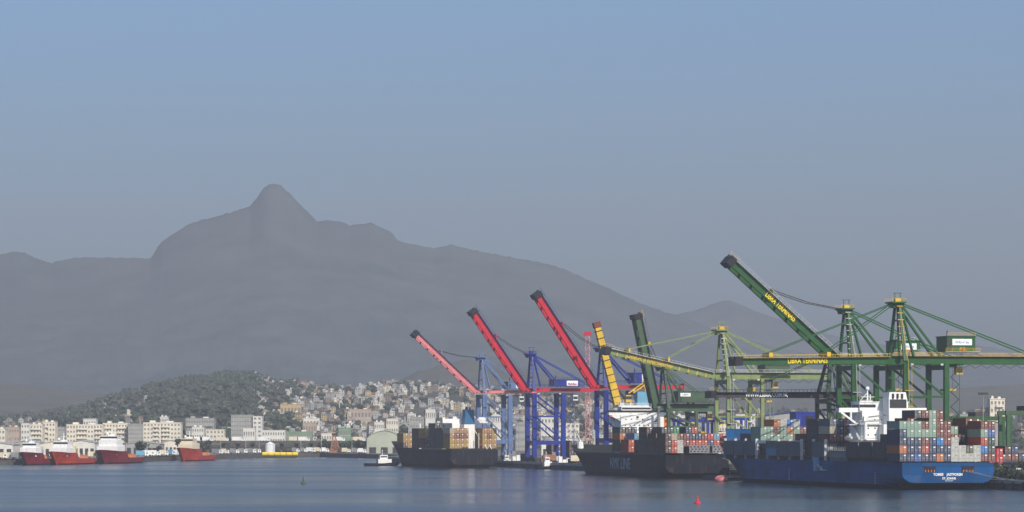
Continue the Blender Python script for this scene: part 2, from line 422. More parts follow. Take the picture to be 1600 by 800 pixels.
# ------------------------------------------------------------ houses on the hillside
def house_mesh(k, r, st):
    walls = ['cream_wall', 'house_white', 'brick_wall', 'grey_wall', 'pink_wall', 'ochre_wall', 'house_white', 'grey_wall'][k]
    b = MB(); W = r.uniform(6, 11); Dp = r.uniform(6, 9); H = 3.0 * st
    b.box(-W/2, W/2, -Dp/2, Dp/2, -5, H, walls)
    if k in (2, 3, 5):
        b.prism([(-W/2 - .4, H), (W/2 + .4, H), (0, H + 1.7)], -Dp/2 - .4, Dp/2 + .4, 'tile_roof')
    elif k in (0, 6):
        b.box(-W/2 - .2, W/2 + .2, -Dp/2 - .2, Dp/2 + .2, H, H + .35, 'metal_roof')
        b.tube((W * .2, 0, H + .35), (W * .2, 0, H + 1.7), 1.0, 'tank_blue')
        b.box(-W*.4, 0, -Dp*.2, Dp*.3, H + .35, H + 2.4, walls)
    else:
        for (x0, x1, y0, y1) in ((-W/2, W/2, -Dp/2, -Dp/2 + .2), (-W/2, W/2, Dp/2 - .2, Dp/2), (-W/2, -W/2 + .2, -Dp/2 + .2, Dp/2 - .2), (W/2 - .2, W/2, -Dp/2 + .2, Dp/2 - .2)):
            b.box(x0, x1, y0, y1, H, H + .8, walls)
        b.box(-W*.3, W*.1, -.5, Dp*.35, H + .002, H + 2.5, 'brick_wall' if k != 1 else 'grey_wall')
    for f in range(st):
        n = max(2, int(W / 3)); z = f * 3.0
        for i in range(n):
            x = -W/2 + (i + .5) * W / n
            if f == 0 and i == 0: b.box(x - .5, x + .5, -Dp/2 - .06, -Dp/2 + .1, z + .05, z + 2.1, 'dark_steel')
            else: b.box(x - .65, x + .65, -Dp/2 - .05, -Dp/2 + .1, z + 1.0, z + 2.2, 'dark_glass')
        for s in (-1, 1):
            b.box(s * W/2 - .05, s * W/2 + .05, -.7, .7, z + 1.0, z + 2.2, 'dark_glass')
    return b
HK = []
hl = ['cream house with rooftop tank on the crowded hillside', 'white flat roofed house on the crowded hillside behind the port', 'bare brick house with tiled roof on the crowded hillside',
      'grey rendered house with tiled roof on the crowded hillside', 'pinkish flat roofed house on the crowded hillside', 'ochre house with tiled roof on the crowded hillside',
      'whitewashed house with rooftop tank on the crowded hillside', 'unpainted grey house with flat roof on the crowded hillside']
for k in range(8):
    for q in (1, 2, 3):
        bb = house_mesh(k, rnd, q); HK.append((k, bb, bb.mesh('hillside_house'), q))
sites = []
def wooded(px, D):
    if 235 < px < 400 and D > 3450: return fbm(px, D * .3, .02) > -.62
    v = fbm(px * 1.3, D * .55, .017)
    return v > .16
tries = 0
occ = set()
while len(sites) < 1900 and tries < 40000:
    tries += 1
    px = rnd.uniform(-60, 1660) if rnd.random() < .28 else rnd.uniform(400, 1000)
    D = rnd.uniform(2800, 4930)
    if wooded(px, D): continue
    ck = (int(px / 5), int(D / 20))
    if any((ck[0] + i_, ck[1] + j_) in occ for i_ in (0, 1) for j_ in (0, 1)): continue
    occ.add(ck)
    sites.append((px, D))
sites.sort(key=lambda s: (0 if 0 < s[0] < 1600 else 1, s[1]))
def house_place(px, D):
    for lim, t in ((60, ' at far left edge'), (200, ' behind the balconied cream blocks'), (330, ' left of the banded grey building'), (400, ' behind the grey office block'), (450, ' right of the wooded hill'), (500, ' left of the orange tower'),
                   (550, ' above the orange lattice tower'), (600, ' above the arched warehouse'), (650, ' above the dark ship bow'), (700, ' left of the blue funnel'), (745, ' behind the pink raised boom'), (785, ' behind the pale blue crane'),
                   (825, ' left of the middle blue crane'), (880, ' between the middle blue crane legs'), (940, ' between the two bright blue cranes'), (1010, ' behind the white middle bridge'), (1130, ' behind the upright green boom'),
                   (1300, ' behind the olive crane'), (1480, ' behind the nearest green cranes'), (9999, ' at the right edge')):
        if px < lim: break
    return t + (', low down' if D < 3050 else ', lower half' if D < 3400 else ', midway up' if D < 4100 else ', high up')
rest = MB()
for i, (px, D) in enumerate(sites):
    k, bb, me, q_ = rnd.choice(HK)
    x = (px - 800) / 5500 * D; z = city_z(px, D); rz = rnd.uniform(-.7, .5); s = rnd.uniform(.5, .9)
    if i < 290:
        o = bpy.data.objects.new('hillside_house', me); C.objects.link(o)
        o.location = (x, D, z); o.rotation_euler = (0, 0, rz); o.scale = (s, s, s)
        tag(o, ('one storey ', 'two storey ', 'three storey ')[q_ - 1] + hl[k].split(' on ')[0] + house_place(px, D), 'house', 'houses crowded on the hillside')
    else:
        mtx = Matrix.Translation((x, D, z)) @ Matrix.Rotation(rz, 4, 'Z') @ Matrix.Scale(s, 4)
        vv = [mtx @ Vector(v) for v in bb.v]; off = len(rest.v); rest.v += [tuple(v) for v in vv]
        for f, mi_ in zip(bb.f, bb.m): rest.f.append([q + off for q in f]); rest.m.append(rest.mi(bb.mats[mi_]))
tag(rest.obj('hillside_houses'), 'dense mass of small pale houses climbing the far upper slope', 'houses', kind='stuff')

# ------------------------------------------------------------ trees
def tree_meshes(r, h=9.0, leaf=900, rad=4.0, size=.75, light=.25):
    t = MB(); t.tube((0, 0, -2), (0, 0, h * .5), .35, 'bark', .22, 7)
    clumps = []
    for i in range(9):
        a = r.uniform(0, 6.28); q = r.uniform(.25, .75) * rad
        e = (math.cos(a) * q, math.sin(a) * q, h * r.uniform(.5, .92)); clumps.append((e, r.uniform(.32, .5) * rad))
        t.beam((0, 0, h * r.uniform(.3, .48)), e, .16, .16, 'bark', .06, .06)
    c = MB()
    for i in range(leaf):
        (cx, cy, cz), cr = r.choice(clumps)
        v = Vector((r.gauss(0, 1), r.gauss(0, 1), r.gauss(0, 1))).normalized() * cr * (r.random() ** .4)
        p = Vector((cx, cy, cz)) + Vector((v.x, v.y, v.z * .75))
        n1 = Vector((r.gauss(0, 1), r.gauss(0, 1), r.gauss(0, 1))).normalized(); n2 = n1.orthogonal().normalized() * size * r.uniform(.6, 1.2)
        n3 = n1.cross(n2).normalized() * size * r.uniform(.4, .9)
        c.add([p - n2, p - n3 * .6, p + n2, p + n3], [(0, 1, 2, 3)], 'foliage_light' if r.random() < light else 'foliage')
    return t, c
TREES = []
for k in range(4):
    t, c = tree_meshes(rnd, rnd.uniform(8, 12), 520, rnd.uniform(3.6, 5.2), 1.0)
    TREES.append((t.mesh('trunk'), c.mesh('crown'), c))
def put_tree(x, y, z, s, label, group, k=None):
    tm, cm, _ = TREES[rnd.randrange(4) if k is None else k]
    e = empty('tree', (x, y, z), rnd.uniform(0, 6), label, 'tree', group); e.scale = (s, s, s)
    for nme, me in (('trunk', tm), ('crown', cm)):
        o = bpy.data.objects.new(nme, me); C.objects.link(o); o.parent = e
sg = set((int(a / 8), int(d / 14)) for a, d in sites[:700])
wood = MB(); nt_ = 0; tries = 0
clump = MB()
while nt_ < 1500 and tries < 20000:
    tries += 1
    px = rnd.uniform(60, 470) if rnd.random() < .5 else rnd.uniform(-60, 1660)
    D = rnd.uniform(2800, 4920)
    if not wooded(px, D) and rnd.random() < .72: continue
    if (int(px / 8), int(D / 14)) in sg: continue
    nt_ += 1
    x = (px - 800) / 5500 * D; z = city_z(px, D)
    if nt_ <= 110 and D < 4000:
        ts_ = rnd.uniform(.8, 1.3); put_tree(x, D, z - 1, ts_, ('small' if ts_ < .95 else 'large' if ts_ > 1.12 else 'middling') + ' dark tree among the houses' + house_place(px, D), 'trees among the hillside houses')
    else:
        s = rnd.uniform(.8, 1.5)
        for i in range(9):
            cc = (x + rnd.uniform(-3, 3) * s, D + rnd.uniform(-3, 3) * s, z + rnd.uniform(2, 7) * s)
            wood.ball(cc, rnd.uniform(1.3, 2.9) * s, rnd.uniform(1.3, 2.9) * s, rnd.uniform(1.1, 2.3) * s, rnd.choice(('foliage', 'foliage', 'foliage_light')), 7, 4, .28, rnd)
tag(wood.obj('hillside_wood'), 'dark green wood covering the low hill behind the city', 'wood', kind='stuff')

# ------------------------------------------------------------ town buildings along the left shore
def block(label, px0, px1, ytop, D, depth, storeys, wall, bays, bal=(), roofbox=True, rz=0.0, name='apartment_block', cat='building', group=None):
    x0 = (px0 - 800) / 5500 * D; x1 = (px1 - 800) / 5500 * D; H = CAM_H - (ytop - 672) / 5500 * D - QZ
    W = x1 - x0; e = empty(name, ((x0 + x1) / 2, D, QZ), rz, label, cat, group)
    pbox('wall', e, -W/2, W/2, 0, depth, 0, H, wall)
    fh = H / storeys
    part('cornice', e, lambda b: [b.box(-W/2 - .25, W/2 + .25, -.25, depth + .25, H, H + .5, wall)] + [b.box(-W/2 - .06, W/2 + .06, -.06, 0, (f + 1) * fh - .2, (f + 1) * fh, wall) for f in range(storeys - 1)])
    ww = W / bays; me = None
    for f in range(storeys):
        for i in range(bays):
            x = -W/2 + (i + .5) * ww
            if me is None:
                wb = MB(); wb.box(-ww * .27, ww * .27, -.05, .12, -fh * .17, fh * .2, 'window_shade')
                wb.box(-ww * .32, ww * .32, -.16, -.05, -fh * .26, -fh * .2, 'pale_steel'); me = wb.mesh('window')
            o = bpy.data.objects.new('window', me); C.objects.link(o); o.parent = e; o.location = (x, -.02, (f + .55) * fh)
    for (a0, a1) in bal:
        for f in range(1, storeys):
            pbox('balcony', e, -W/2 + a0 * W, -W/2 + a1 * W, -1.5, -.17, f * fh - .1, f * fh + 1.0, wall)
    if roofbox:
        pbox('roof_housing', e, -W*.35, -W*.2, depth*.3, depth*.7, H + .502, H + 1.9, wall); pbox('roof_housing', e, W*.1, W*.28, depth*.3, depth*.7, H + .502, H + 1.5, 'white_wall')
    return e
block('narrow cream block at the far left edge of the town', -14, 8, 671, 2500, 14, 4, 'cream_wall', 4)
block('small white block left of the low cream apartment building', 33, 46, 662, 2560, 12, 5, 'white_wall', 3, roofbox=False)
block('cream apartment building with green roof trim behind the leftmost maroon ship', 47, 66, 664, 2480, 14, 6, 'cream_wall', 4, ((.1, .9),))
block('cream apartment building with taller stair tower near the left edge', 67, 86, 660, 2500, 14, 6, 'cream_wall', 4, ((.05, .45),))
block('long cream apartment block above the orange red supply ship, plain left end', 104, 160, 664, 2520, 16, 6, 'cream_wall', 12, ((.30, .58), (.8, .98)))
block('cream block with stacked balconies behind the white bridge of the middle supply ship', 161, 199, 662, 2532, 16, 6, 'cream_wall', 8, ((.1, .4), (.6, .95)))
block('grey cream block with many dark windows between two long cream blocks', 200, 223, 663, 2524, 16, 7, 'grey_wall', 7, roofbox=False)
block('long cream apartment block standing rightmost in the row of balconied blocks', 224, 282, 661, 2528, 16, 7, 'cream_wall', 11, ((.28, .42), (.5, .72)))
block('low grey white building with three long window bands', 290, 334, 654, 2900, 20, 4, 'grey_wall', 11, ((.02, .98),))
block('grey office block with long window bands beside a white tower', 361, 394, 649, 2750, 18, 8, 'grey_wall', 8, roofbox=False)
block('tall white stair tower joined to the grey office block', 395, 409, 651, 2748, 18, 8, 'white_wall', 2, roofbox=False)
block('low white building under the grey office block', 380, 398, 670, 2700, 14, 2, 'white_wall', 5, roofbox=False)
block('white low block right of the office tower', 410, 445, 673, 2720, 14, 3, 'white_wall', 9, roofbox=False)
block('greenish cream low block among trees right of the white tank', 446, 487, 675, 2760, 14, 3, 'green_wall', 9)
block('cream block with pink front halfway up the hillside', 548, 580, 640, 3400, 14, 3, 'pink_wall', 6)
block('pale block with flat roof on the lower slope above the viaduct', 438, 470, 632, 3500, 14, 3, 'ochre_wall', 6)
block('small white block on the slope left of the pink fronted block', 474, 499, 654, 3050, 12, 3, 'white_wall', 5)
block('pinkish house block above the dark trees by the viaduct', 473, 494, 661, 2960, 12, 2, 'pink_wall', 5, roofbox=False)
block('greenish white kiosk like building above the viaduct', 529, 548, 669, 2790, 10, 2, 'green_wall', 5, roofbox=False)
block('bluish white small building between trees left of the orange tower', 502, 518, 678, 2700, 10, 2, 'white_wall', 4, roofbox=False)
block('cream hotel on the wooded hilltop', 338, 372, 588, 4860, 20, 3, 'pink_wall', 10, roofbox=False)
block('tall cream block behind the quay at the right edge', 1547, 1570, 624, 1900, 12, 8, 'cream_wall', 4, ((.4, .9),))
block('lower grey wing left of the tall cream block at the right edge', 1537, 1546.5, 638, 1905, 12, 6, 'grey_wall', 2, roofbox=False)
TB = [('left', 'behind the arched warehouse'), ('just right', 'behind the arched warehouse'), ('lower one', 'behind the dark ship bow'), ('higher one', 'behind the dark ship bow'), ('between', 'the middle blue crane legs'),
 ('right', 'of the middle blue crane'), ('behind', 'the pale blue crane legs'), ('just left', 'of the middle blue crane'), ('behind', 'the upright green boom'), ('left', 'of the olive crane legs'), ('behind', 'the olive crane front leg'),
 ('seen', 'under the olive crane'), ('behind', 'the nearest green crane legs'), ('seen', 'just above the stern stacks'), ('above', 'the balconied cream blocks'), ('above left', 'of the cream blocks'),
 ('in front', 'of the banded grey building'), ('in front left', 'of the office block'), ('leftmost', 'of all'), ('just left', 'of the long cream block')]
for i, (p0, p1, y, D, wl) in enumerate(((585, 600, 660, 2820, 'white_wall'), (604, 622, 655, 2900, 'cream_wall'), (640, 662, 652, 2950, 'grey_wall'), (665, 680, 640, 3200, 'white_wall'),
        (845, 872, 652, 2850, 'white_wall'), (872, 905, 662, 2700, 'cream_wall'), (770, 788, 648, 2900, 'white_wall'), (806, 822, 660, 2750, 'grey_wall'),
        (1056, 1082, 650, 2600, 'white_wall'), (1086, 1112, 644, 2700, 'grey_wall'), (1116, 1136, 652, 2600, 'cream_wall'), (1150, 1180, 648, 2650, 'white_wall'), (1500, 1534, 648, 2300, 'grey_wall'), (1448, 1470, 646, 2300, 'cream_wall'),
        (250, 262, 652, 2990, 'white_wall'), (130, 150, 655, 2990, 'white_wall'), (300, 318, 668, 2600, 'white_wall'), (322, 350, 672, 2580, 'cream_wall'), (10, 30, 668, 2650, 'pink_wall'), (88, 101, 668, 2700, 'grey_wall'))):
    block('%s low block at the slope foot, %s %s' % (wl.split('_')[0], *TB[i]), p0, p1, y, D, 13, 3 + i % 3, wl, 5, roofbox=i % 2 == 0)

def shed(label, px0, px1, yeave, ytop, D, depth, wall, roof, arch=False, name='warehouse', rz=0.0, doors=3, base=QZ):
    x0 = (px0 - 800) / 5500 * D; x1 = (px1 - 800) / 5500 * D; W = x1 - x0
    he = CAM_H - (yeave - 672) / 5500 * D - base; ht = CAM_H - (ytop - 672) / 5500 * D - base
    e = empty(name, ((x0 + x1) / 2, D, base), rz, label, 'warehouse')
    n = 10 if arch else 2
    def roofz(t): return he + (ht - he) * (math.sin(math.pi * t) ** .75 if arch else 1 - abs(2 * t - 1))
    pts = [(-W/2 + W * t / n, roofz(t / n)) for t in range(n + 1)]
    part('wall', e, lambda b: b.prism([(-W/2, 0)] + [(W/2, 0)] + list(reversed([(x, z - .05) for x, z in pts])), 0, depth, wall))
    def rf(b):
        for (xa, za), (xb, zb) in zip(pts, pts[1:]):
            xa2 = xa - (.5 if xa == -W/2 else 0); xb2 = xb + (.5 if abs(xb - W/2) < .01 else 0)
            b.add([(xa2, -.5, za), (xb2, -.5, zb), (xb2, depth + .5, zb), (xa2, depth + .5, za), (xa2, -.5, za + .35), (xb2, -.5, zb + .35), (xb2, depth + .5, zb + .35), (xa2, depth + .5, za + .35)],
                  [(0, 3, 2, 1), (4, 5, 6, 7), (0, 1, 5, 4), (2, 3, 7, 6), (1, 2, 6, 5), (3, 0, 4, 7)], roof)
    part('roof', e, rf)
    for i in range(doors):
        x = -W/2 + W * (i + .5) / doors; dw = min(2.4, W / doors * .3)
        pbox('door', e, x - dw, x + dw, -.08, .1, .05, min(4.2, he * .7), 'dark_steel')
    return e
shed('pale warehouse with arched roof at the waterside left of the dark container ship', 573, 628, 686, 673, 2420, 50, 'green_roof', 'green_roof', True)
pbar = None
for i, (p0, p1, ye, yt, D) in enumerate(((-40, 20, 695, 691, 2200), (22, 60, 692, 688, 2230), (61, 104, 694, 690, 2210), (106, 148, 692, 688, 2260), (196, 250, 694, 690, 2350), (252, 282, 692, 688, 2420))):
    shed('low pale roofed shed, %s from the left along the left shore' % ORD[i], p0, p1, ye, yt, D, 30, ['white_wall', 'grey_wall', 'cream_wall'][i % 3], 'metal_roof', doors=5)
shed('long warehouse with dark blue roof beyond the crane yard', 1196, 1300, 650, 643.5, 1900, 60, 'grey_wall', 'blue_roof', doors=8)
shed('long pale warehouse with low roof behind the blue cranes', 846, 925, 688, 684, 2200, 40, 'white_wall', 'metal_roof', doors=6)
shed('grey quay shed with pale roof behind the lone yellow crane block', 1020, 1118, 662, 656, 1950, 40, 'grey_wall', 'metal_roof', doors=6)
shed('low shed with pale roof edge at the right behind the stern containers', 1490, 1560, 660, 655, 1700, 40, 'grey_wall', 'metal_roof', doors=6)

# viaduct with vehicles
VD = 2545.0
e = empty('viaduct', (P(284, 0, VD).x, VD, QZ), 0, 'long dark road viaduct on piers crossing behind the left shore', 'viaduct')
vz = CAM_H - (690 - 672) / 5500 * VD - QZ - 1.6
VL = (640 - 284) / 5500 * VD
pbox('deck', e, 0, VL, 0, 16, vz, vz + 1.4, 'dark_steel')
pbox('parapet', e, 0, VL, -.3, -.002, vz + .3, vz + 2.2, 'dark_concrete')
pbox('lower_deck', e, 0, VL, 2, 20, vz * .45, vz * .45 + 1.0, 'dark_steel')
pm = None
for i in range(15):
    b = MB(); b.box(-.9, .9, 3, 11, 0, vz - .9, 'dark_concrete'); b.box(-1.4, 1.4, 1, 13, vz - .9, vz, 'dark_concrete')
    if pm is None: pm = b.mesh('pier')
    o = bpy.data.objects.new('pier', pm); C.objects.link(o); o.parent = e; o.location = (8 + i * (VL - 16) / 14, 0, 0)
e2 = empty('viaduct_shade_slab', (P(284, 0, VD).x, VD + 24, QZ), 0, 'added dark slab standing in for the shade beneath the long viaduct', 'wall')  # added slab; its dark colour stands in for shade under the viaduct
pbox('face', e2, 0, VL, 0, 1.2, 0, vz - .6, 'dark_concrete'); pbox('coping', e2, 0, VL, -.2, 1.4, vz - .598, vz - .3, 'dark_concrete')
def truck(label, x, y, z, col, rz=0.0, L=9.0, name='truck', cat='truck', group=None):
    e = empty(name, (x, y, z), rz, label, cat, group)
    part('cargo_box', e, lambda b: b.box(-L/2, L/2 - 2.4, -1.2, 1.2, 1.0, 3.7, col))
    part('cab', e, lambda b: [b.prism([(L/2 - 2.2, .6), (L/2, .6), (L/2, 1.8), (L/2 - .4, 2.9), (L/2 - 2.2, 2.9)], -1.15, 1.15, 'white_paint'), b.box(L/2 - 1.4, L/2 - .5, -1.17, 1.17, 1.8, 2.5, 'dark_glass')])
    for wx in (-L/2 + 1.2, L/2 - 1.2):
        for s in (-1, 1): part('wheel', e, lambda b: b.tube((wx, s * 1.2, .5), (wx, s * .85, .5), .5, 'rubber', n=10))
    return e
for i, px in enumerate((298, 311, 322, 347, 372, 412, 461, 474, 529, 561)):
    truck('%s truck on the viaduct, %s from the left' % (('white', 'pale')[i % 2], ORD[i]), (px - 800) / 5500 * VD, VD + 3, QZ + vz + 1.4, 'white_paint' if i % 3 else 'cream_paint', group='trucks on the viaduct')

def shore_Y(px):
    return interp([(-300, 1850), (0, 1925), (100, 1975), (200, 2040), (250, 2160), (350, 2322), (430, 2450), (500, 2488), (575, 2375), (640, 2300)], px)
r9 = random.Random(9)
for i, px in enumerate((4, 14, 27, 62, 118, 146, 222, 232, 241, 256, 268, 275, 340, 352, 366, 379, 392, 402, 462, 474, 486, 497, 508, 541, 556, 566)):
    Y = shore_Y(px) + r9.uniform(8, 24)
    cl = r9.choice(('white_paint', 'white_paint', 'cream_paint', 'light_blue', 'grey_steel', 'grey_steel', 'cream_paint'))
    truck('%s truck parked on the left shore%s' % (cl.split('_')[0] if cl != 'light_blue' else 'pale blue', (' left of the supply ships' if px < 30 else ' among the supply ships' if px < 225 else ' between the two rightmost supply ships' if px < 278 else ' left of the white tank' if px < 410 else ' right of the yellow floats' if px < 512 else ' near the arched warehouse')),
          (px - 800) / 5500 * Y, Y, QZ, cl, r9.uniform(-.3, .3), r9.uniform(5, 8), group='trucks parked along the left shore')
for i, px in enumerate((20, 96, 147, 230, 262, 345, 384, 405, 470, 502, 550)):
    Y = shore_Y(px) + 12
    o = empty('lamp_post', ((px - 800) / 5500 * Y, Y, QZ), 0, 'thin lamp post on the left shore, %s from the left' % ORD[i], 'lamp post', 'lamp posts along the left shore')
    part('pole', o, lambda b: b.tube((0, 0, 0), (0, 0, 11), .16, 'pale_steel', .09, 6)); part('lamp_head', o, lambda b: b.beam((-1.2, 0, 11), (1.2, 0, 11.2), .3, .18, 'pale_steel'))
for i, px in enumerate((105, 224, 246, 283, 300, 318, 500, 512, 538, 548, 560, 568)):
    Y = shore_Y(px) + 40 + 10 * (i % 3)
    put_tree((px - 800) / 5500 * Y, Y, QZ - .5, .7 + .3 * (i % 2), 'bushy dark tree behind the left shore, %s from the left' % ORD[i], 'trees behind the left shore')

# white silo tank
c = P(422, 0, 2440)
e = empty('storage_tank', (c.x, 2440, QZ), 0, 'white cylindrical tank with conical roof at the left shore', 'tank')
def tk(b):
    h = CAM_H - (694 - 672) / 5500 * 2440 - QZ
    b.tube((0, 0, 0), (0, 0, h), 3.4, 'white_paint', n=24)
part('shell', e, tk); h = CAM_H - (694 - 672) / 5500 * 2440 - QZ
part('roof', e, lambda b: b.tube((0, 0, h), (0, 0, h + 1.7), 3.6, 'white_paint', .3, 24))
part('ladder', e, lambda b: [b.beam((2.2, -2.8, 0), (2.2, -2.8, h), .1, .1, 'grey_steel'), b.beam((2.8, -2.3, 0), (2.8, -2.3, h), .1, .1, 'grey_steel')])
# yellow dredging pipe barge
e = empty('pontoon_barge', (P(433, 0, 2395).x, 2395, 0), 0, 'low barge carrying yellow floats below the white tank', 'barge')
part('hull', e, lambda b: b.prism([(-12, -1), (12, -1), (13.5, 1.4), (-13.5, 1.4)], -3, 3, 'dark_steel'))
for i in range(6):
    x = -10 + i * 4.1
    part('float', e, lambda b: b.tube((x, 0, 2.8), (x + 3.7, 0, 2.8 + rnd.uniform(-.3, .3)), 1.3, 'bright_yellow', 1.25, 12))
# orange tower
e = empty('lattice_tower', (P(524, 0, 2500).x, 2500, QZ), 0, 'orange steel lattice tower on the left shore', 'tower')
hh = CAM_H - (680 - 672) / 5500 * 2500 - QZ
for sx in (-1, 1):
    for sy in (-1, 1):
        pbeam('leg', e, (sx * 3.5, sy * 3, 0), (sx * .6 - 1, sy * .5, hh), .6, .6, 'rusty_orange')
def brc(b):
    for k in range(5):
        a = 3.4 * (1 - k / 6) ; z = hh * k / 5; a2 = 3.4 * (1 - (k + 1) / 6); z2 = hh * (k + 1) / 5
        b.beam((-a - k * .2, -a * .8, z), (a2 - k * .2, -a2 * .8, z2), .35, .35, 'rusty_orange'); b.beam((a - k * .2, -a * .8, z), (-a2 - k * .2, -a2 * .8, z2), .35, .35, 'rusty_orange')
        b.beam((-a - k * .2, -a * .8, z), (a - k * .2, -a * .8, z), .3, .3, 'rusty_orange')
part('bracing', e, brc); pbox('base', e, -4, 4, -3.6, 3.6, 0, 1.4, 'rusty_orange'); pbox('head', e, -2.4, .6, -1, 1, hh, hh + 1.4, 'dark_steel')

# ------------------------------------------------------------ shipping containers
CM = {}
def cont_mesh(col):
    if col in CM: return CM[col]
    m = 'cont_' + col.replace(' ', '_'); b = MB(); W, L, H = 1.2, 12.19, 2.57
    b.box(-W + .06, W - .06, .08, L - .08, .1, H - .05, m)
    for sx in (-1, 1):
        for y0, y1 in ((0, .18), (L - .18, L)):
            x0, x1 = sorted((sx * W, sx * (W - .16))); b.box(x0, x1, y0, y1, 0, H, m)
        x0, x1 = sorted((sx * W, sx * (W - .1)))
        b.box(x0, x1, .18, L - .18, 0, .16, m); b.box(x0, x1, .18, L - .18, H - .12, H, m)
        for k in range(14):                                           # pressed side ribs
            y = .6 + k * .82; xa, xb = sorted((sx * (W - .06), sx * (W - .015))); b.box(xa, xb, y, y + .42, .18, H - .14, m)
    for y0, y1 in ((0, .1), (L - .1, L)): b.box(-W + .16, W - .16, y0, y1, H - .14, H, m); b.box(-W + .16, W - .16, y0, y1, 0, .16, m)
    bar = 'pale_steel' if col not in ('white', 'cream') else 'grey_steel'
    for x in (-.85, -.35, .35, .85): b.box(x - .035, x + .035, -.02, .08, .12, H - .12, bar)
    b.box(-.03, .03, .02, .08, .14, H - .12, 'black_steel')
    for x in (-.6, .6): b.box(x - .28, x + .28, -.03, .02, 1.0, 1.12, bar)
    b.box(.2, .95, .03, .078, 1.75, 2.15, 'sign_white' if col not in ('white', 'cream') else 'letter_grey')
    CM[col] = b.mesh('shipping_container'); return CM[col]
used_labels = set()
def put_cont(root_loc, rz, x, y, z, col, label, group):
    ca, sa = math.cos(rz), math.sin(rz)
    o = bpy.data.objects.new('shipping_container', cont_mesh(col)); C.objects.link(o)
    x += rnd.uniform(-.03, .03); y += rnd.uniform(-.05, .05)
    o.location = (root_loc[0] + x * ca - y * sa, root_loc[1] + x * sa + y * ca, root_loc[2] + z)
    o.rotation_euler = (0, 0, rz)
    used_labels.add(label)
    return tag(o, label, 'container', group)

def bay(root, rz, y0, zb, grid, where, group, x_left, prev=None):
    """grid[c] = list of colours from the bottom up (None = empty slot) for column c counted from the left (port)."""
    for c, colr in enumerate(grid):
        for t, col in enumerate(colr):
            if col is None: continue
            top = t == len(colr) - 1
            left = c == 0 or len(grid[c - 1]) <= t or grid[c - 1][t] is None
            right = c == len(grid) - 1 or len(grid[c + 1]) <= t
            aft = prev is None or len(prev[c]) <= t or prev[c][t] is None
            if not (top or left or aft or right): continue
            tn = 'top tier' if top else '%s tier' % ORD[t]
            put_cont(root, rz, x_left + 1.25 + c * 2.5, y0, zb + t * 2.6, col,
                     '%s container, %s from left, %s, %s' % (col, ORD[c], tn, where), group)

# ------------------------------------------------------------ hull
def hull(b, L, B, zdeck, m, boot, rake, stern_z=1.8, stern_len=16, bow_start=.70, flare=1.6, nst=46, stern_taper=1.0, bootz=1.3):
    Lw = L - rake; st = []
    ys = [L * (i / (nst - 1)) for i in range(nst)]
    for y in ys:
        zd = zdeck(y)
        u = max(0, (y - bow_start * L) / (Lw - bow_start * L)); fw = max(0.0, 1 - min(1, u) ** 1.8)
        ud = max(0, (y - (bow_start + .16) * L) / (L - (bow_start + .16) * L)); fd = max(0.012, 1 - min(1, ud) ** 2.4) if ud < 1 else .012
        zb = -2.0
        s = max(0, 1 - y / stern_len)
        if s > 0: zb = -2 + (stern_z + 2) * s ** .6
        if y > Lw: zb = max(zb, (y - Lw) / rake * (zd - 1.0)); fw = .012
        st8 = stern_taper + (1 - stern_taper) * min(1, y / (L * .2))
        zs = []
        if zb < bootz:
            zs = [zb, zb + (bootz - zb) * .35, bootz - .002, bootz] + [bootz + (zd - bootz) * q for q in (.12, .3, .55, .8, 1)]
        else:
            zs = [zb + (zd - zb) * q for q in (0, .04, .09, .16, .28, .42, .6, .8, 1)]
        row = []
        for k, z in enumerate(zs):
            t = min(1, max(0, (z - zb) / (zd - zb + 1e-6)))
            wv = fw + (fd - fw) * t ** flare
            if s > 0 or zb == -2.0:
                tt = min(1, max(0, z - zb) / 3.2); rr = (1 - (1 - tt) ** 3 * (.22 if fw > .1 else 0)) ; wv *= rr
            row.append((B / 2 * wv * st8, y, z))
        st.append(row)
    K = 9
    vs = []; fs = []; ms = []
    for row in st:
        for p in row: vs.append((-p[0], p[1], p[2]))
        for p in row: vs.append(p)
    R = 2 * K
    def add(f, z):
        ms.append(boot if z < bootz else m); fs.append(f)
    for i in range(len(st) - 1):
        a = i * R; c = (i + 1) * R
        for k in range(K - 1):
            z = (st[i][k][2] + st[i][k + 1][2] + st[i + 1][k][2] + st[i + 1][k + 1][2]) / 4
            add((a+k, a+k+1, c+k+1, c+k), z); add((a+K+k, c+K+k, c+K+k+1, a+K+k+1), z)
        add((a, c, c+K, a+K), -1)
        fs.append((a+K-1, a+2*K-1, c+2*K-1, c+K-1)); ms.append('deck_red' if m != 'hull_black' else 'deck_green')
    for k in range(K - 1):
        z = (st[0][k][2] + st[0][k + 1][2]) / 2
        add((k, K+k, K+k+1, k+1), max(z, 2))
    for f, mm in zip(fs, ms): b.add([vs[q] for q in f], [tuple(range(len(f)))], mm)

def rails(b, pts, m='white_paint', h=1.1, n=None):
    for p0, p1 in zip(pts, pts[1:]):
        p0 = Vector(p0); p1 = Vector(p1); up = Vector((0, 0, h))
        b.beam(p0 + up, p1 + up, .1, .1, m); b.beam(p0 + up * .5, p1 + up * .5, .07, .07, m)
        k = max(1, int((p1 - p0).length / 2.2))
        for i in range(k + 1):
            p = p0.lerp(p1, i / k); b.beam(p, p + up, .08, .08, m)

def local_y(root, rz, xl, px):
    """distance forward along a ship at which a point xl to starboard projects to column px"""
    ca, sa = math.cos(rz), math.sin(rz); k = (px - 800) / 5500
    return (root[0] + xl * ca - k * (root[1] + xl * sa)) / (sa + k * ca)

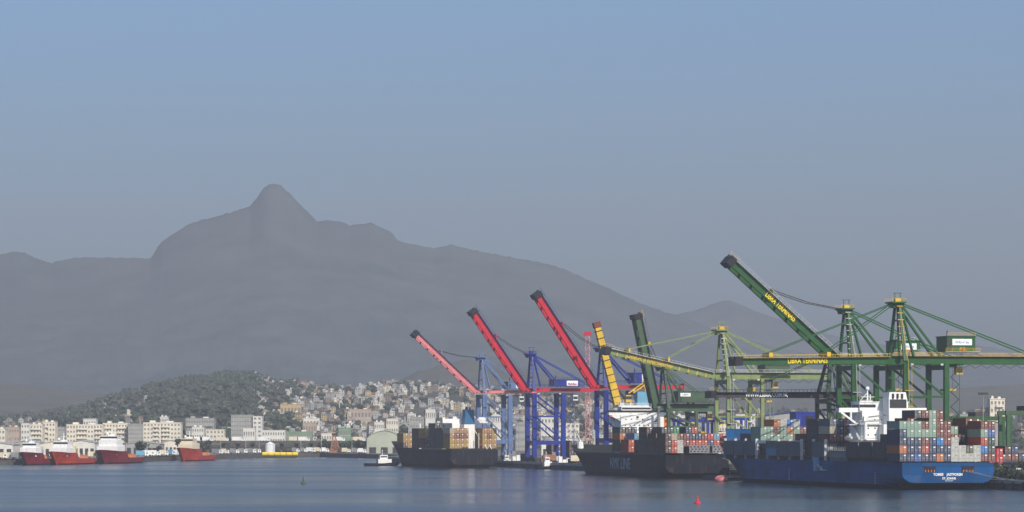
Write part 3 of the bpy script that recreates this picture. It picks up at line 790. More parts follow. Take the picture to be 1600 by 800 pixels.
# ------------------------------------------------------------ the big blue container ship
S2 = (124.4 + 15.5 * CA, 1122 + 15.5 * SA, 0.0)
ship = empty('container_ship', S2, A, 'large blue container ship moored nearest, its bright blue stern towards the viewer', 'ship')
L2, B2 = 229.0, 31.0
def zd2(y): return 8.6 if y < 195 else 8.6 + 8.2 * min(1, (y - 195) / 20) ** .8
part('hull', ship, lambda b: hull(b, L2, B2, zd2, 'hull_blue', 'hull_boot', 15, 2.1, 22, .70, 1.5))
def fair(b, x0, x1):
    b.box(x0, x1, -.12, -.01, 5.6, 7.4, 'black_steel'); b.box(x0 - .25, x1 + .25, -.22, -.122, 7.4, 7.65, 'hull_blue'); b.box(x0 - .25, x1 + .25, -.22, -.122, 5.35, 5.6, 'hull_blue')
    for k in range(4): b.tube((x0 + .5 + k * (x1 - x0 - 1) / 3, -.2, 5.6), (x0 + .5 + k * (x1 - x0 - 1) / 3, -.2, 6.3), .2, 'orange_paint', n=8)
part('mooring_port', ship, lambda b: fair(b, -8.3, -4.3)); part('mooring_port', ship, lambda b: fair(b, 4.6, 8.7))
RX = (math.radians(90), 0, 0)
lettering('TOMEE', 1.15, 'sign_white', ship, (-3.4, -.15, 4.75), RX, 3.4, bold=.03)
lettering('JASTPOREM', 1.15, 'sign_white', ship, (2.1, -.15, 4.75), RX, 5.4, bold=.03)
lettering('ST. JOHNS', .95, 'sign_white', ship, (.2, -.15, 3.5), RX, 4.6, bold=.03)
lettering('IMO 9163219', .45, 'sign_white', ship, (.2, -.15, 2.75), RX, 2.6)
for yy in (26, 118, 190):
    part('draft_mark', ship, lambda b: [b.box(-15.56, -15.5, yy, yy + .5, 1.6 + k * .8, 1.95 + k * .8, 'sign_white') for k in range(5)])
pbox('hatch_coaming', ship, -14, 14, 13.6, 213, 8.61, 9.85, 'black_steel')
part('deck_rail', ship, lambda b: [rails(b, [(-15.3, 14, 8.6), (-15.3, 195, 8.6)], 'dark_steel'), rails(b, [(15.3, 14, 8.6), (15.3, 195, 8.6)], 'dark_steel')])
pg, br, nv, db, bb_, og, orr, wh, dg_, dk, bl, ol, bw, cr, gy = 'pale green', 'brown red', 'navy', 'dark blue', 'bright blue', 'orange', 'orange red', 'white', 'dark green', 'dark grey', 'blue', 'olive', 'brown', 'cream', 'blue grey'
stern = [[nv, og, nv, nv, pg], [nv, nv, nv, pg, pg], [bl, nv, nv, pg, pg], [nv, orr, br, pg, br], [nv, nv, nv, pg, pg], [og, nv, bb_, br, br], [nv, nv, br, br, br],
         [wh, wh, wh], [wh, wh], [wh, ol], [wh, wh], [br, bb_, orr, pg, br], [br, dk, dg_, bl, br]]
bay(S2, A, .6, 8.95, stern, 'at the blue stern', 'containers on the stern of the blue ship', -16.25)
r1 = [[dk, dk], [dk, dk, dk], [dk, br, nv], [dk, dk, nv, dk, br], [dk, dk, nv, br, dk, dk], [dk, br, nv, dk, dk, br], [dk, dk, dk, dk, pg, pg], [bw, br, br, br], [bw, bw, bw, br], [bw, pg, br, pg], [bw, bw, bw], [bw, bw, bw, bw, br], [bw, nv, bw, bw, bw]]
bay(S2, A, 14.4, 9.9, r1, 'second row behind the blue stern', 'containers behind the stern stack', -16.25, stern)
r2 = [[dk, dk], [dk, dk], [dk, dk], [nv, nv], [nv, nv], [dk, dk, dk], [dk, dk, br], [br, br, br, br, pg], [br, br, br, br, br, br], [br, pg, br, br, br, br], [br, br, br, br], [nv, br, br], [nv, br, br]]
bay(S2, A, 28.2, 9.9, r2, 'third row from the blue stern', 'containers aft of the white bridge', -16.25, r1)
r3 = [[dk, dk]] + [[dk, dk] for _ in range(11)] + [[nv, br]]
bay(S2, A, 42.0, 9.9, r3, 'just aft of the white bridge', 'containers aft of the white bridge', -16.25, r2)
fw = []
f1 = [[gy, gy], [gy, br, br, orr, nv], [nv, dk, nv, br, og], [nv, nv, orr, nv, nv], [br, nv, nv, nv, br], [nv, br, orr, bw, nv], [nv, nv, bl, dk, dk]]
f1 = [[gy, gy], [br, cr, br, cr, gy], [nv, nv, br, nv, nv], [br, og, orr, br, orr], [nv, nv, nv, nv, nv], [dk, orr, og, nv, cr]] + [[nv, br, nv, br, br]] * 7
f2 = [[], [dk, dk, dk, dk, dk], [dk, dk, dk, dk, bw]] + [[dk, dk, nv, dk, nv]] * 10
f3 = [[gy, gy]] + [[dk, dk, bw], [dk, dk, dk]] + [[dk, dk, dk, dk]] * 10
f4 = [[gy, gy]] + [[nv, dk]] * 12
f5 = [[gy, pg]] + [[nv, dk]] * 12
f5 = [['light blue', 'blue grey']] + [[nv, dk]] * 12
f6 = [[]] + [[dk, dk]] * 12
f7 = [[gy, gy], [nv, nv, pg, pg], [nv, nv, pg, pg], [dk, dk, pg, br, og], [nv, nv, pg, pg, wh], [nv, nv, pg, og, bb_], [nv, nv, br, pg, wh], [dk, dk, dk, br]] + [[nv, nv, nv, nv]] * 5
f8 = [[gy, gy], [dk, dk, nv]] + [[nv, nv, nv]] * 11
f9 = [[gy, gy]] + [[nv, nv]] * 12
allb = [f1, f2, f3, f4, f5, f6, f7, f8, f9]
wn = ['blue ship just ahead of its bridge', 'second bay ahead of the white bridge', 'third bay ahead of the white bridge', 'middle fore bay of the blue ship', 'fifth bay ahead of the white bridge', 'sixth bay ahead of the white bridge', 'pale green bay near the blue bow', 'blue ship second bay from bow', 'foremost bay of the blue ship']
prev = None
for i, gq in enumerate(allb):
    bay(S2, A, 78.5 + i * 13.2, 9.9, [list(q) for q in gq], wn[i], 'containers on the foredeck of the blue ship', -16.25, prev); prev = gq
# lashing bridges
for i in range(10):
    y = 77.6 + i * 13.2
    if i in (2, 6): pass
    part('lashing_bridge', ship, lambda b: [b.box(-15.9, -14.9, y, y + .5, 8.6, 15.9, 'pale_steel'), b.box(14.9, 15.9, y, y + .5, 8.6, 15.9, 'grey_steel'), b.box(-14.9, 14.9, y, y + .5, 14.4, 15.2, 'dark_steel')])
pbox('hatch_rail', ship, -15.4, -15.1, 104, 118, 14.2, 15.3, 'white_paint'); pbox('hatch_rail', ship, -15.4, -15.1, 144.6, 157, 14.2, 15.3, 'white_paint')
# bridge house
def win_row(parent, x0, x1, y, z, n, h=.9, ww=.8, m='dark_glass', name='window'):
    b = MB(); b.box(-ww/2, ww/2, -.05, .03, -h/2, h/2, m); me = b.mesh(name)
    for i in range(n):
        o = bpy.data.objects.new(name, me); C.objects.link(o); o.parent = parent; o.location = (x0 + (x1 - x0) * (i + .5) / n, y, z)
hs = part('deckhouse', ship, lambda b: [b.box(-8.6, 8.2, 60, 72.5, 8.6, 20.9, 'white_paint'), b.box(-8.3, 7.6, 60.3, 72.5, 20.9, 25.6, 'white_paint')] + [b.box(-9.4, 9.2, 58.9, 73.2, z, z + .22, 'white_paint') for z in (15.6, 20.9)])
for z in (17.4, 19.6, 22.4): win_row(hs, -7.5, 7.0, 60 if z < 20 else 60.3, z, 6, .5, .45)
part('wheelhouse', ship, lambda b: [b.box(-8.6, 8.6, 62, 71, 25.6, 28.3, 'white_paint'), b.box(-8.8, 8.8, 61.8, 71.2, 28.3, 28.6, 'white_paint'), b.box(-8.65, -3, 61.96, 62.0, 26.6, 27.6, 'dark_glass'), b.box(-8.65, -8.6, 63, 70, 26.6, 27.6, 'dark_glass')])
for s in (-1, 1):
    part('bridge_wing', ship, lambda b: [b.box(min(s*8.6, s*15.6), max(s*8.6, s*15.6), 63, 67, 25.0, 25.35, 'white_paint'), b.box(min(s*8.6, s*15.6), max(s*8.6, s*15.6), 63, 63.15, 25.35, 26.5, 'white_paint'),
         b.box(min(s*8.6, s*15.6), max(s*8.6, s*15.6), 66.85, 67, 25.35, 26.5, 'white_paint'), b.box(min(s*15.45, s*15.6), max(s*15.45, s*15.6), 63, 67, 25.35, 26.5, 'white_paint'),
         b.beam((s * 14.8, 63.3, 25.0), (s * 9.0, 63.3, 20.9), .6, .6, 'white_paint'), b.beam((s * 11.3, 63.3, 25.0), (s * 11.3, 63.3, 22.6), .7, .5, 'white_paint'), b.box(min(s*8.3, s*12), max(s*8.3, s*12), 62.8, 67, 20.7, 20.9, 'white_paint')])
fn = part('funnel', ship, lambda b: [b.box(-.9, 5.6, 54.5, 60.5, 20.9, 29.4, 'white_paint'), b.prism([(-.9, 29.4), (5.6, 29.4), (5.1, 31.7), (-.6, 31.7)], 54.7, 60.3, 'white_paint'), b.box(-2.6, 7.4, 55, 60, 14, 20.9, 'white_paint')])
pbox('funnel_band', fn, -.6, 5.3, 54.42, 54.5, 26.4, 29.3, 'dark_steel')
for i in range(3):
    part('exhaust_pipe', fn, lambda b: b.tube((.6 + i * 1.6, 54.45, 29.6), (.6 + i * 1.6, 54.45, 31.2), .38, 'dark_steel', n=8))
part('radar_mast', ship, lambda b: [b.tube((-5.2, 64, 28.6), (-5.2, 64, 32.6), .35, 'white_paint', .25), b.ball((-5.2, 64, 33.0), .7, .7, .7, 'white_paint'), b.beam((-7.6, 64, 30.2), (-2.8, 64, 30.2), .25, .3, 'pale_steel'),
     b.tube((-3.5, 66, 28.6), (-3.5, 66, 31), .2, 'white_paint'), b.box(-8.3, -4.0, 62.2, 66, 28.6, 29.0, 'pale_steel'), b.beam((-8.2, 62.4, 29), (-5.4, 64, 31.4), .15, .15, 'white_paint')])
part('provision_crane', ship, lambda b: [b.tube((-7.7, 58.6, 15.8), (-7.7, 58.6, 23.4), .55, 'white_paint', .45, 10), b.beam((-7.7, 58.6, 23.2), (2.0, 57.6, 24.4), .5, .5, 'grey_steel', .3, .3), b.box(-8.5, -6.9, 57.9, 59.3, 22, 23.6, 'white_paint')])
part('stair', ship, lambda b: [b.beam((-9.3, 60 + .3, 15.8), (-9.3, 66, 20.9), .8, .15, 'pale_steel'), b.beam((-9.3, 66, 20.9), (-9.3, 60.5, 25.2), .8, .15, 'pale_steel')] )
part('house_rail', ship, lambda b: [rails(b, [(-9.4, 59, 15.82), (9.2, 59, 15.82)]), rails(b, [(-9.4, 59, 21.12), (9.2, 59, 21.12)]), rails(b, [(-9.4, 59, 15.82), (-9.4, 73, 15.82)]), rails(b, [(-9.4, 59, 21.12), (-9.4, 73, 21.12)])])
part('store_deck', ship, lambda b: [b.box(-15, 15, 56, 75, 8.61, 12.0, 'grey_steel'), b.box(-15.5, -9, 57, 75, 12.0, 12.2, 'pale_steel'), rails(b, [(-15.4, 57, 12.2), (-15.4, 75, 12.2)])])
def lifeboat(parent, x, y, z, m='orange_paint', s=1.0):
    def f(b):
        n = 8; rows = []
        for i in range(n + 1):
            t = i / n; wv = math.sin(math.pi * (t * .9 + .05)) ** .5; rows.append((t, wv))
        vs = []; fs = []
        for t, wv in rows:
            for k in range(8):
                a = 2 * math.pi * k / 8; vs.append((x + 1.3*s*wv*math.cos(a), y + 8*s*t, z + 1.2*s*wv*math.sin(a) + 1.2*s))
        for i in range(n):
            for k in range(8): fs.append((i*8+k, i*8+(k+1) % 8, (i+1)*8+(k+1) % 8, (i+1)*8+k))
        fs += [tuple(range(8)), tuple(range(n*8, n*8+8))[::-1]]
        b.add(vs, fs, m); b.box(x - .5*s, x + .5*s, y + 2*s, y + 4*s, z + 2.2*s, z + 3*s, m)
    return part('lifeboat', parent, f)
lifeboat(ship, -11.6, 61.5, 15.4, 'pale_steel', .8)
part('accommodation_ladder', ship, lambda b: [b.box(-17.2, -15.6, 76.4, 79, 5.2, 5.5, 'pale_steel'), b.beam((-16.2, 79, 5.4), (-16.2, 88, 8.6), .8, .2, 'pale_steel'), rails(b, [(-17.1, 76.4, 5.5), (-17.1, 79, 5.5)], 'pale_steel'), b.box(-17.2, -15.6, 84, 86, 5.0, 9.8, 'light_blue')])
part('foremast', ship, lambda b: [b.tube((0, 214, 16), (0, 214, 25), .4, 'white_paint', .2), b.box(-1.5, 1.5, 213.5, 214.5, 22, 22.3, 'white_paint')])
part('breakwater', ship, lambda b: b.box(-14, 14, 200, 200.5, 9.5, 19.5, 'hull_blue'))
part('winch', ship, lambda b: [b.tube((-5, 208, 17.6), (-2, 208, 17.6), .8, 'grey_steel'), b.tube((2, 208, 17.6), (5, 208, 17.6), .8, 'grey_steel')])

# ------------------------------------------------------------ black container ship with NYK LINE on its side
B3 = 26.0
S3 = (60.8 + 13 * CA, 1393 + 13 * SA, 0.0)
s3 = empty('container_ship', S3, A, 'black container ship with large pale letters on its side moored in the middle', 'ship')
def zd3(y): return 9.0 if y < 140 else 9.0 + 3.6 * min(1, (y - 140) / 20)
part('hull', s3, lambda b: hull(b, 177, B3, zd3, 'hull_black', 'hull_boot', 12, 1.8, 14, .66, 1.3))
yl = local_y(S3, A, -13, 969)
lettering('NYK LINE', 6.4, 'letter_grey', s3, (-13.12, yl, 4.9), (math.radians(90), 0, math.radians(-90)), 32, bold=.12)
pbox('hatch_coaming', s3, -12, 12, 5, 150, 9.01, 9.6, 'black_steel')
def lattice(b, x0, x1):
    b.box(x0, x1, 1.0, 1.3, 9.9, 13.0, 'grey_steel')
    k = 0
    for r_ in range(3):
        n = int((x1 - x0) / 1.5)
        for i in range(n):
            xx = x0 + .4 + i * 1.5 + (.5 if r_ % 2 else 0); b.box(xx, xx + .7, .94, 1.0, 10.3 + r_ * .9, 10.75 + r_ * .9, 'black_steel')
part('mooring_deck_screen', s3, lambda b: lattice(b, -3.0, 5.4)); part('mooring_deck_screen', s3, lambda b: lattice(b, 6.6, 12.2))
st3 = [[og, orr, 'brown red'], [orr, orr, wh], ['cream', 'cream', dk]]
g3 = [[bw, bw, bw], [orr, orr, cr], [wh, wh, br], [None, br, br], [None, orr, nv], [None, orr, nv], [None, orr, br], [None, nv, 'red'], [None, orr, 'light blue'], [None, orr, orr]]
g3 = [[(q if q else None) for q in c_] for c_ in g3]
def bay3(y0, grid, where, prev=None): bay(S3, A, y0, 9.9, grid, where, 'containers on the black lettered ship', -12.6, prev)
bay3(2.0, g3, 'stern of the black lettered ship')
d = dk; n_ = nv
q1 = [[bw, bw, bw], [dk, dk, dk, dk], [dk, dk, dk, dk], [bw, dk, 'green', 'green'], [bw, dg_, br], [bw, bw, bw, nv], [bw, bw, bw, orr], [bw, br, br], [bw] * 3, [bw] * 3]
bay3(16.5, q1, 'second bay of the lettered ship', g3)
q2 = [[dk, dk, dk, bw], [dk, dk, dk, dk]] + [[dk] * 4] * 3 + [[bw] * 3] * 5
bay3(30.0, q2, 'tall dark bay of lettered ship', q1)
q3 = [[orr, orr], [orr, orr, 'light blue'], [dg_, dk, bw], [dk, dk, cr]] + [[dk] * 3] * 6
bay3(58.0, q3, 'just behind the lettered ship bridge', q2)
q4 = [[bw, bw, og, dk], [bw, orr, og, bw], [bw] * 3 + [nv], [bw] * 3, [dk] * 3] + [[dk] * 3] * 5
bay3(72.0, q4, 'under the lettered ship bridge', q3)
part('deckhouse', s3, lambda b: [b.box(-7.5, 6.8, 89, 99, 9.0, 25.4, 'white_paint'), b.box(-6, 3, 86, 89, 9, 18, 'white_paint')])
part('bridge_wing', s3, lambda b: [b.prism([(-12.6, 25.4), (-7.5, 22.8), (6.8, 22.8), (12.3, 25.4), (12.3, 26.6), (-12.6, 26.6)], 89.5, 93, 'white_paint'), b.box(-12.8, 12.5, 89.2, 93.2, 26.6, 27.3, 'black_steel'), b.box(-12.2, -11.2, 89.2, 89.5, 24.6, 25.3, 'orange_paint')])
part('wheelhouse', s3, lambda b: [b.box(-7, 6, 90, 97, 27.3, 28.9, 'white_paint'), rails(b, [(-7, 90, 28.9), (6, 90, 28.9)]), b.box(-6.8, 5.8, 89.95, 90, 27.7, 28.5, 'dark_glass')])
part('mast', s3, lambda b: [b.tube((7.6, 84, 9), (7.6, 84, 29), .8, 'grey_steel', .6, 10), b.beam((7.6, 84, 28), (2.5, 84, 25.5), .3, .3, 'dark_steel')])
part('exhaust_casing', s3, lambda b: [b.box(8.6, 10.4, 86, 90, 9, 24.6, 'white_paint'), b.box(10.4, 11.8, 86, 90, 18, 24, 'orange_paint')])
hs3 = pbox('deck_marking', s3, -.8, .2, 88.93, 89, 24.0, 24.9, 'dark_steel')
win_row(s3, -6.5, 5.5, 89, 21.0, 6, .5, .5); win_row(s3, -6.5, 5.5, 89, 23.6, 5, .4, .6)
part('deck_crane', s3, lambda b: [b.tube((-9, 152, 10), (-9, 152, 14), 1.5, 'white_paint', 1.3), b.beam((-9, 152, 14), (-13, 148, 20), .6, .6, 'white_paint', .3, .3), b.beam((-13, 148, 20), (-8, 158, 17), .4, .4, 'pale_steel')])
part('bow_mast', s3, lambda b: b.tube((0, 162, 12.4), (0, 162, 19), .35, 'pale_steel', .2))

# ------------------------------------------------------------ dark container ship at the left end of the quay
B1 = 25.0
S1 = (387.5 - .2345 * 1786 + 12.5 * CA, 1786 + 12.5 * SA, 0.0); A1 = math.radians(17.5)
s1 = empty('container_ship', S1, A1, 'dark hulled container ship with blue funnel at the left end of the quay', 'ship')
def zd1(y): return 8.8 if y < 102 else 8.8 + 4.2 * min(1, (y - 102) / 12)
part('hull', s1, lambda b: hull(b, 129, B1, zd1, 'hull_black', 'hull_boot', 10, 1.4, 14, .68, 1.3))
def bay1(y0, grid, where, prev=None, x=-12.4, zb=9.6): bay(S1, A1, y0, zb, grid, where, 'containers on the dark ship with blue funnel', x, prev)
my, tn = 'mustard', 'tan'
k1 = [[my, my, tn, cr], [my, tn, br, tn], [my, tn, br, tn], [my, my, br, tn]]
bay1(2, k1, 'left of the funnel on the dark ship')
k1b = [[tn, my, my, tn], [my, tn, br, tn], [tn, my, my, my]]
bay1(2, k1b, 'right of the funnel on the dark ship', None, 4.9)
bay1(15.5, [[dk] * 4, [dk] * 4, [dk] * 4], 'second bay, ship with blue funnel', k1)
bay1(29, [[dk] * 5, [dk] * 5, [dk] * 4], 'tall bay, ship with blue funnel', k1)
bay1(local_y(S1, A1, -12.4, 664), [[bw, bw, tn, my], [tn, my, tn, tn], [bw] * 4, [bw] * 4], 'amidships, ship with blue funnel')
bay1(local_y(S1, A1, -12.4, 664) + 13, [[bw] * 4, [bw] * 4, [bw] * 3, [bw] * 3], 'brown bay, ship with blue funnel')
bay1(local_y(S1, A1, -12.4, 630), [[bw, tn, my], [tn, my, tn], [bw, tn, tn], [bw] * 3, [bw] * 3], 'near bow, ship with blue funnel')
part('deckhouse', s1, lambda b: [b.box(-7, 7, 16, 28, 8.8, 22.6, 'white_paint'), b.box(-11.8, 12.2, 17, 21, 22.6, 22.9, 'white_paint'), b.box(-11.8, 12.2, 17, 17.15, 22.9, 24.8, 'white_paint'), b.box(-11.8, -10.5, 17.15, 21, 22.9, 25.5, 'white_paint'), b.box(7.5, 12.2, 17.15, 21, 22.9, 25.6, 'white_paint'), b.box(-6, 6, 18, 26, 22.9, 26, 'white_paint')])
fn1 = part('funnel', s1, lambda b: [b.prism([(-2.2, 22), (3.2, 22), (2.8, 29.5), (-1.6, 29.5)], 10, 15, 'funnel_blue'), b.box(-2.4, 3.2, 9.8, 15.8, 8.8, 21.9, 'white_paint')])
part('exhaust_pipe', fn1, lambda b: [b.tube((-.4, 12.5, 29.5), (-.4, 12.5, 31), .5, 'dark_steel'), b.tube((1.4, 12.5, 29.5), (1.4, 12.5, 30.6), .5, 'dark_steel')])
part('mast', s1, lambda b: [b.tube((-4.5, 20, 26), (-4.5, 20, 29.5), .3, 'white_paint'), b.tube((-1.5, 22, 26), (-1.5, 22, 30.6), .3, 'white_paint'), b.beam((-6, 20, 28.5), (-3, 20, 28.5), .25, .25, 'white_paint')])
lifeboat(s1, 5.2, 2.5, 10.3, 'orange_paint', .8)
part('lifeboat_ramp', s1, lambda b: [b.beam((3.6, 12, 19), (6.8, 0, 9.4), .4, .4, 'white_paint'), b.beam((6.6, 12, 19), (9.2, 0, 9.4), .4, .4, 'white_paint'), b.box(3.4, 3.8, 4, 4.4, 9, 17.5, 'pale_steel')])
part('mooring_deck', s1, lambda b: [b.box(-12, 12, .4, 1.2, 8.82, 9.7, 'deck_green'), b.tube((-6, 1.2, 9.6), (-3, 1.2, 9.6), .7, 'dark_steel')])
part('foremast', s1, lambda b: [b.tube((0, 122, 13), (0, 122, 21), .35, 'pale_steel', .2), b.tube((-4, 86, 9), (-4, 86, 22.5), .6, 'white_paint', .5)])

# ------------------------------------------------------------ supply ships
def supply(label, px, Y, head, L, B, hm, housem, z_house, accent, lowaft=3.2, bowz=6.5, group=None):
    root = ((px - 800) / 5500 * Y, Y, 0)
    e = empty('supply_ship', root, head, label, 'ship', group)
    def zd(y): return lowaft + (bowz - lowaft) * min(1, max(0, (y - L * .52)) / 3.0) + max(0, y - L * .8) * .08
    part('hull', e, lambda b: hull(b, L, B, zd, hm, 'hull_boot', 6, .8, 6, .62, 1.4, 34, bootz=.6))
    y0 = L * .60; z = bowz
    hs_ = part('deckhouse', e, lambda b: [b.box(-B*.42, B*.42, y0, y0 + L * .22, z - 2, z + 2.8, housem), b.box(-B*.38, B*.38, y0 + .8, y0 + L * .19, z + 2.8, z + z_house, housem)])
    part('wheelhouse', e, lambda b: [b.prism([(-B*.33, z + z_house), (B*.33, z + z_house), (B*.37, z + z_house + 2.4), (-B*.37, z + z_house + 2.4)], y0 + 1.5, y0 + L * .17, housem), b.box(-B*.36, B*.36, y0 + L*.17, y0 + L*.17 + .06, z + z_house + .9, z + z_house + 1.9, 'dark_glass'),
         b.box(-B*.12, B*.12, y0 + 2, y0 + L*.1, z + z_house + 2.4, z + z_house + 3.2, 'white_paint')])
    part('mast', e, lambda b: [b.tube((0, y0 + 4, z + z_house + 3), (0, y0 + 4, z + z_house + 7), .3, 'white_paint', .15), b.beam((-2, y0 + 4, z + z_house + 5), (2, y0 + 4, z + z_house + 5), .25, .25, 'white_paint'), b.ball((2, y0 + 6, z + z_house + 3.6), .8, .8, .8, 'white_paint')])
    for s in (-1, 1): part('funnel', e, lambda b: b.box(s * B*.32 - .8, s * B*.32 + .8, y0 - 3, y0 - .1, lowaft, z + 3.5, accent))
    part('bulwark_rail', e, lambda b: [rails(b, [(-B*.47, 2, lowaft), (-B*.47, L*.5, lowaft)], 'pale_steel'), rails(b, [(B*.47, 2, lowaft), (B*.47, L*.5, lowaft)], 'pale_steel')])
    part('deck_cargo', e, lambda b: [b.box(-B*.3, -B*.05, 8, 13, lowaft, lowaft + 2, 'orange_paint'), b.tube((2, 14, lowaft + 1), (2, 19, lowaft + 1), 1, 'pale_steel')])
    for yy in (L * .66, L * .72, L * .78):
        pbox('side_marking', e, B*.5 + .0, B*.5 + .06, yy, yy + 1.3, 2.2 + (yy - L*.66) * .3, 4.6 + (yy - L*.66) * .3, 'sign_white') if hm == 'hull_maroon' else None
    return e
def hd(b): return math.pi - math.radians(b)      # bow towards the camera, b degrees to the left
supply('maroon supply ship with grey funnel tops, leftmost at the left shore', 76, 1955, hd(13), 39, 11, 'hull_maroon', 'white_paint', 3.2, 'pale_steel')
supply('orange red supply ship with white house and yellow funnel tops', 137, 1985, hd(16), 50, 12, 'hull_orange', 'white_paint', 3.9, 'bright_yellow')
supply('maroon supply ship with tall white bridge house below the long cream blocks', 209, 2050, hd(14), 54, 14.5, 'hull_maroon', 'white_paint', 6.4, 'white_paint', bowz=7.0)
supply('orange red supply ship with cream bridge house, rightmost at the left shore', 326, 2215, hd(14), 54, 11, 'hull_orange', 'cream_paint', 4.0, 'pale_steel', bowz=7.4)

def small_boat(label, px, yw, rz, L, hm, name='work_boat', cat='boat', house=True, B=None):
    Y = CAM_H * 5500 / (yw - 672); B = B or L * .3
    e = empty(name, ((px - 800) / 5500 * Y, Y, 0), rz, label, cat)
    part('hull', e, lambda b: hull(b, L, B, lambda y: 1.4 + max(0, y - L*.5) * .08, hm, 'hull_boot', L*.08, .3, L*.15, .6, 1.2, 18, bootz=.3))
    if house:
        part('cabin', e, lambda b: [b.box(-B*.34, B*.34, L*.36, L*.75, 1.4, 3.6, 'white_paint'), b.box(-B*.28, B*.28, L*.42, L*.64, 3.6, 5.8, 'white_paint'), b.box(-B*.285, B*.285, L*.44, L*.62, 4.5, 5.2, 'dark_glass')])
        part('mast', e, lambda b: [b.tube((0, L*.5, 5.6), (0, L*.5, 8.6), .15, 'white_paint'), b.beam((-1.2, L*.5, 7.4), (1.2, L*.5, 7.4), .15, .15, 'white_paint')])
        part('exhaust_pipe', e, lambda b: b.tube((0, L*.36, 1.4), (0, L*.36, 4.6), .35, 'dark_steel'))
        part('fender', e, lambda b: [b.tube((s * B*.5, L*(.2 + .15*k), .9), (s * (B*.5 + .3), L*(.2 + .15*k), .9), .45, 'rubber') for s in (-1, 1) for k in range(4)])
    return e
small_boat('white tug with dark hull ahead of the dark container ship', 570, 728, math.radians(-74), 19, 'hull_black', 'tugboat', 'tug')
small_boat('small white launch moored between the dark ship and the blue crane', 776, 729, math.radians(-75), 10, 'hull_black', 'launch')
small_boat('white work boat at the quay below the first bright blue crane', 838, 733, math.radians(-60), 11, 'hull_black', 'work_boat')

# buoys
def buoy(label, px, yw, m, s=1.0):
    Y = CAM_H * 5500 / (yw - 672)
    e = empty('channel_buoy', ((px - 800) / 5500 * Y, Y, 0), 0, label, 'buoy')
    part('float', e, lambda b: [b.tube((0, 0, -.4), (0, 0, .35*s), 1.0*s, m, 1.0*s, 16), b.tube((0, 0, .35*s), (0, 0, .6*s), 1.0*s, m, .6*s, 16)])
    part('tower', e, lambda b: [b.tube((0, 0, .6*s), (0, 0, 1.9*s), .42*s, m, .22*s, 10), b.tube((0, 0, 1.9*s), (0, 0, 2.0*s), .4*s, m, .4*s, 10)])
    part('topmark', e, lambda b: b.tube((0, 0, 2.0*s), (0, 0, 2.6*s), .28*s, m, .05*s, 10))
buoy('red channel buoy floating in the foreground water', 1090, 787, 'sign_red', .85)
buoy('small dark green channel buoy in the open water at left', 474, 756, 'dark_green_crane', 1.0)
Yf = CAM_H * 5500 / (752.5 - 672)
e = empty('mooring_fender', ((1127 - 800) / 5500 * Yf, Yf, 0), 0, 'big salmon pink float beside the black stern', 'float')
part('body', e, lambda b: b.ball((0, 0, .9), 2.5, 1.6, 1.45, 'pink_boom', 20, 12))
part('chain_eye', e, lambda b: b.tube((0, 0, 2.3), (0, 0, 2.75), .2, 'dark_steel'))
e = empty('pontoon', ((1155 - 800) / 5500 * 1330, 1330, 0), A, 'low pale pontoon in the gap between the two big ships', 'pontoon')
pbox('deck', e, -6, 6, 0, 30, -.8, 1.6, 'dark_concrete'); pbox('edge', e, -6.1, 6.1, -.2, -.002, 1.0, 1.9, 'pale_steel')
part('bollard', e, lambda b: [b.tube((-5, 2, 1.6), (-5, 2, 2.6), .4, 'orange_paint'), b.ball((-3, 8, 2.6), 2.6, 2.2, 2.2, 'rubber')])

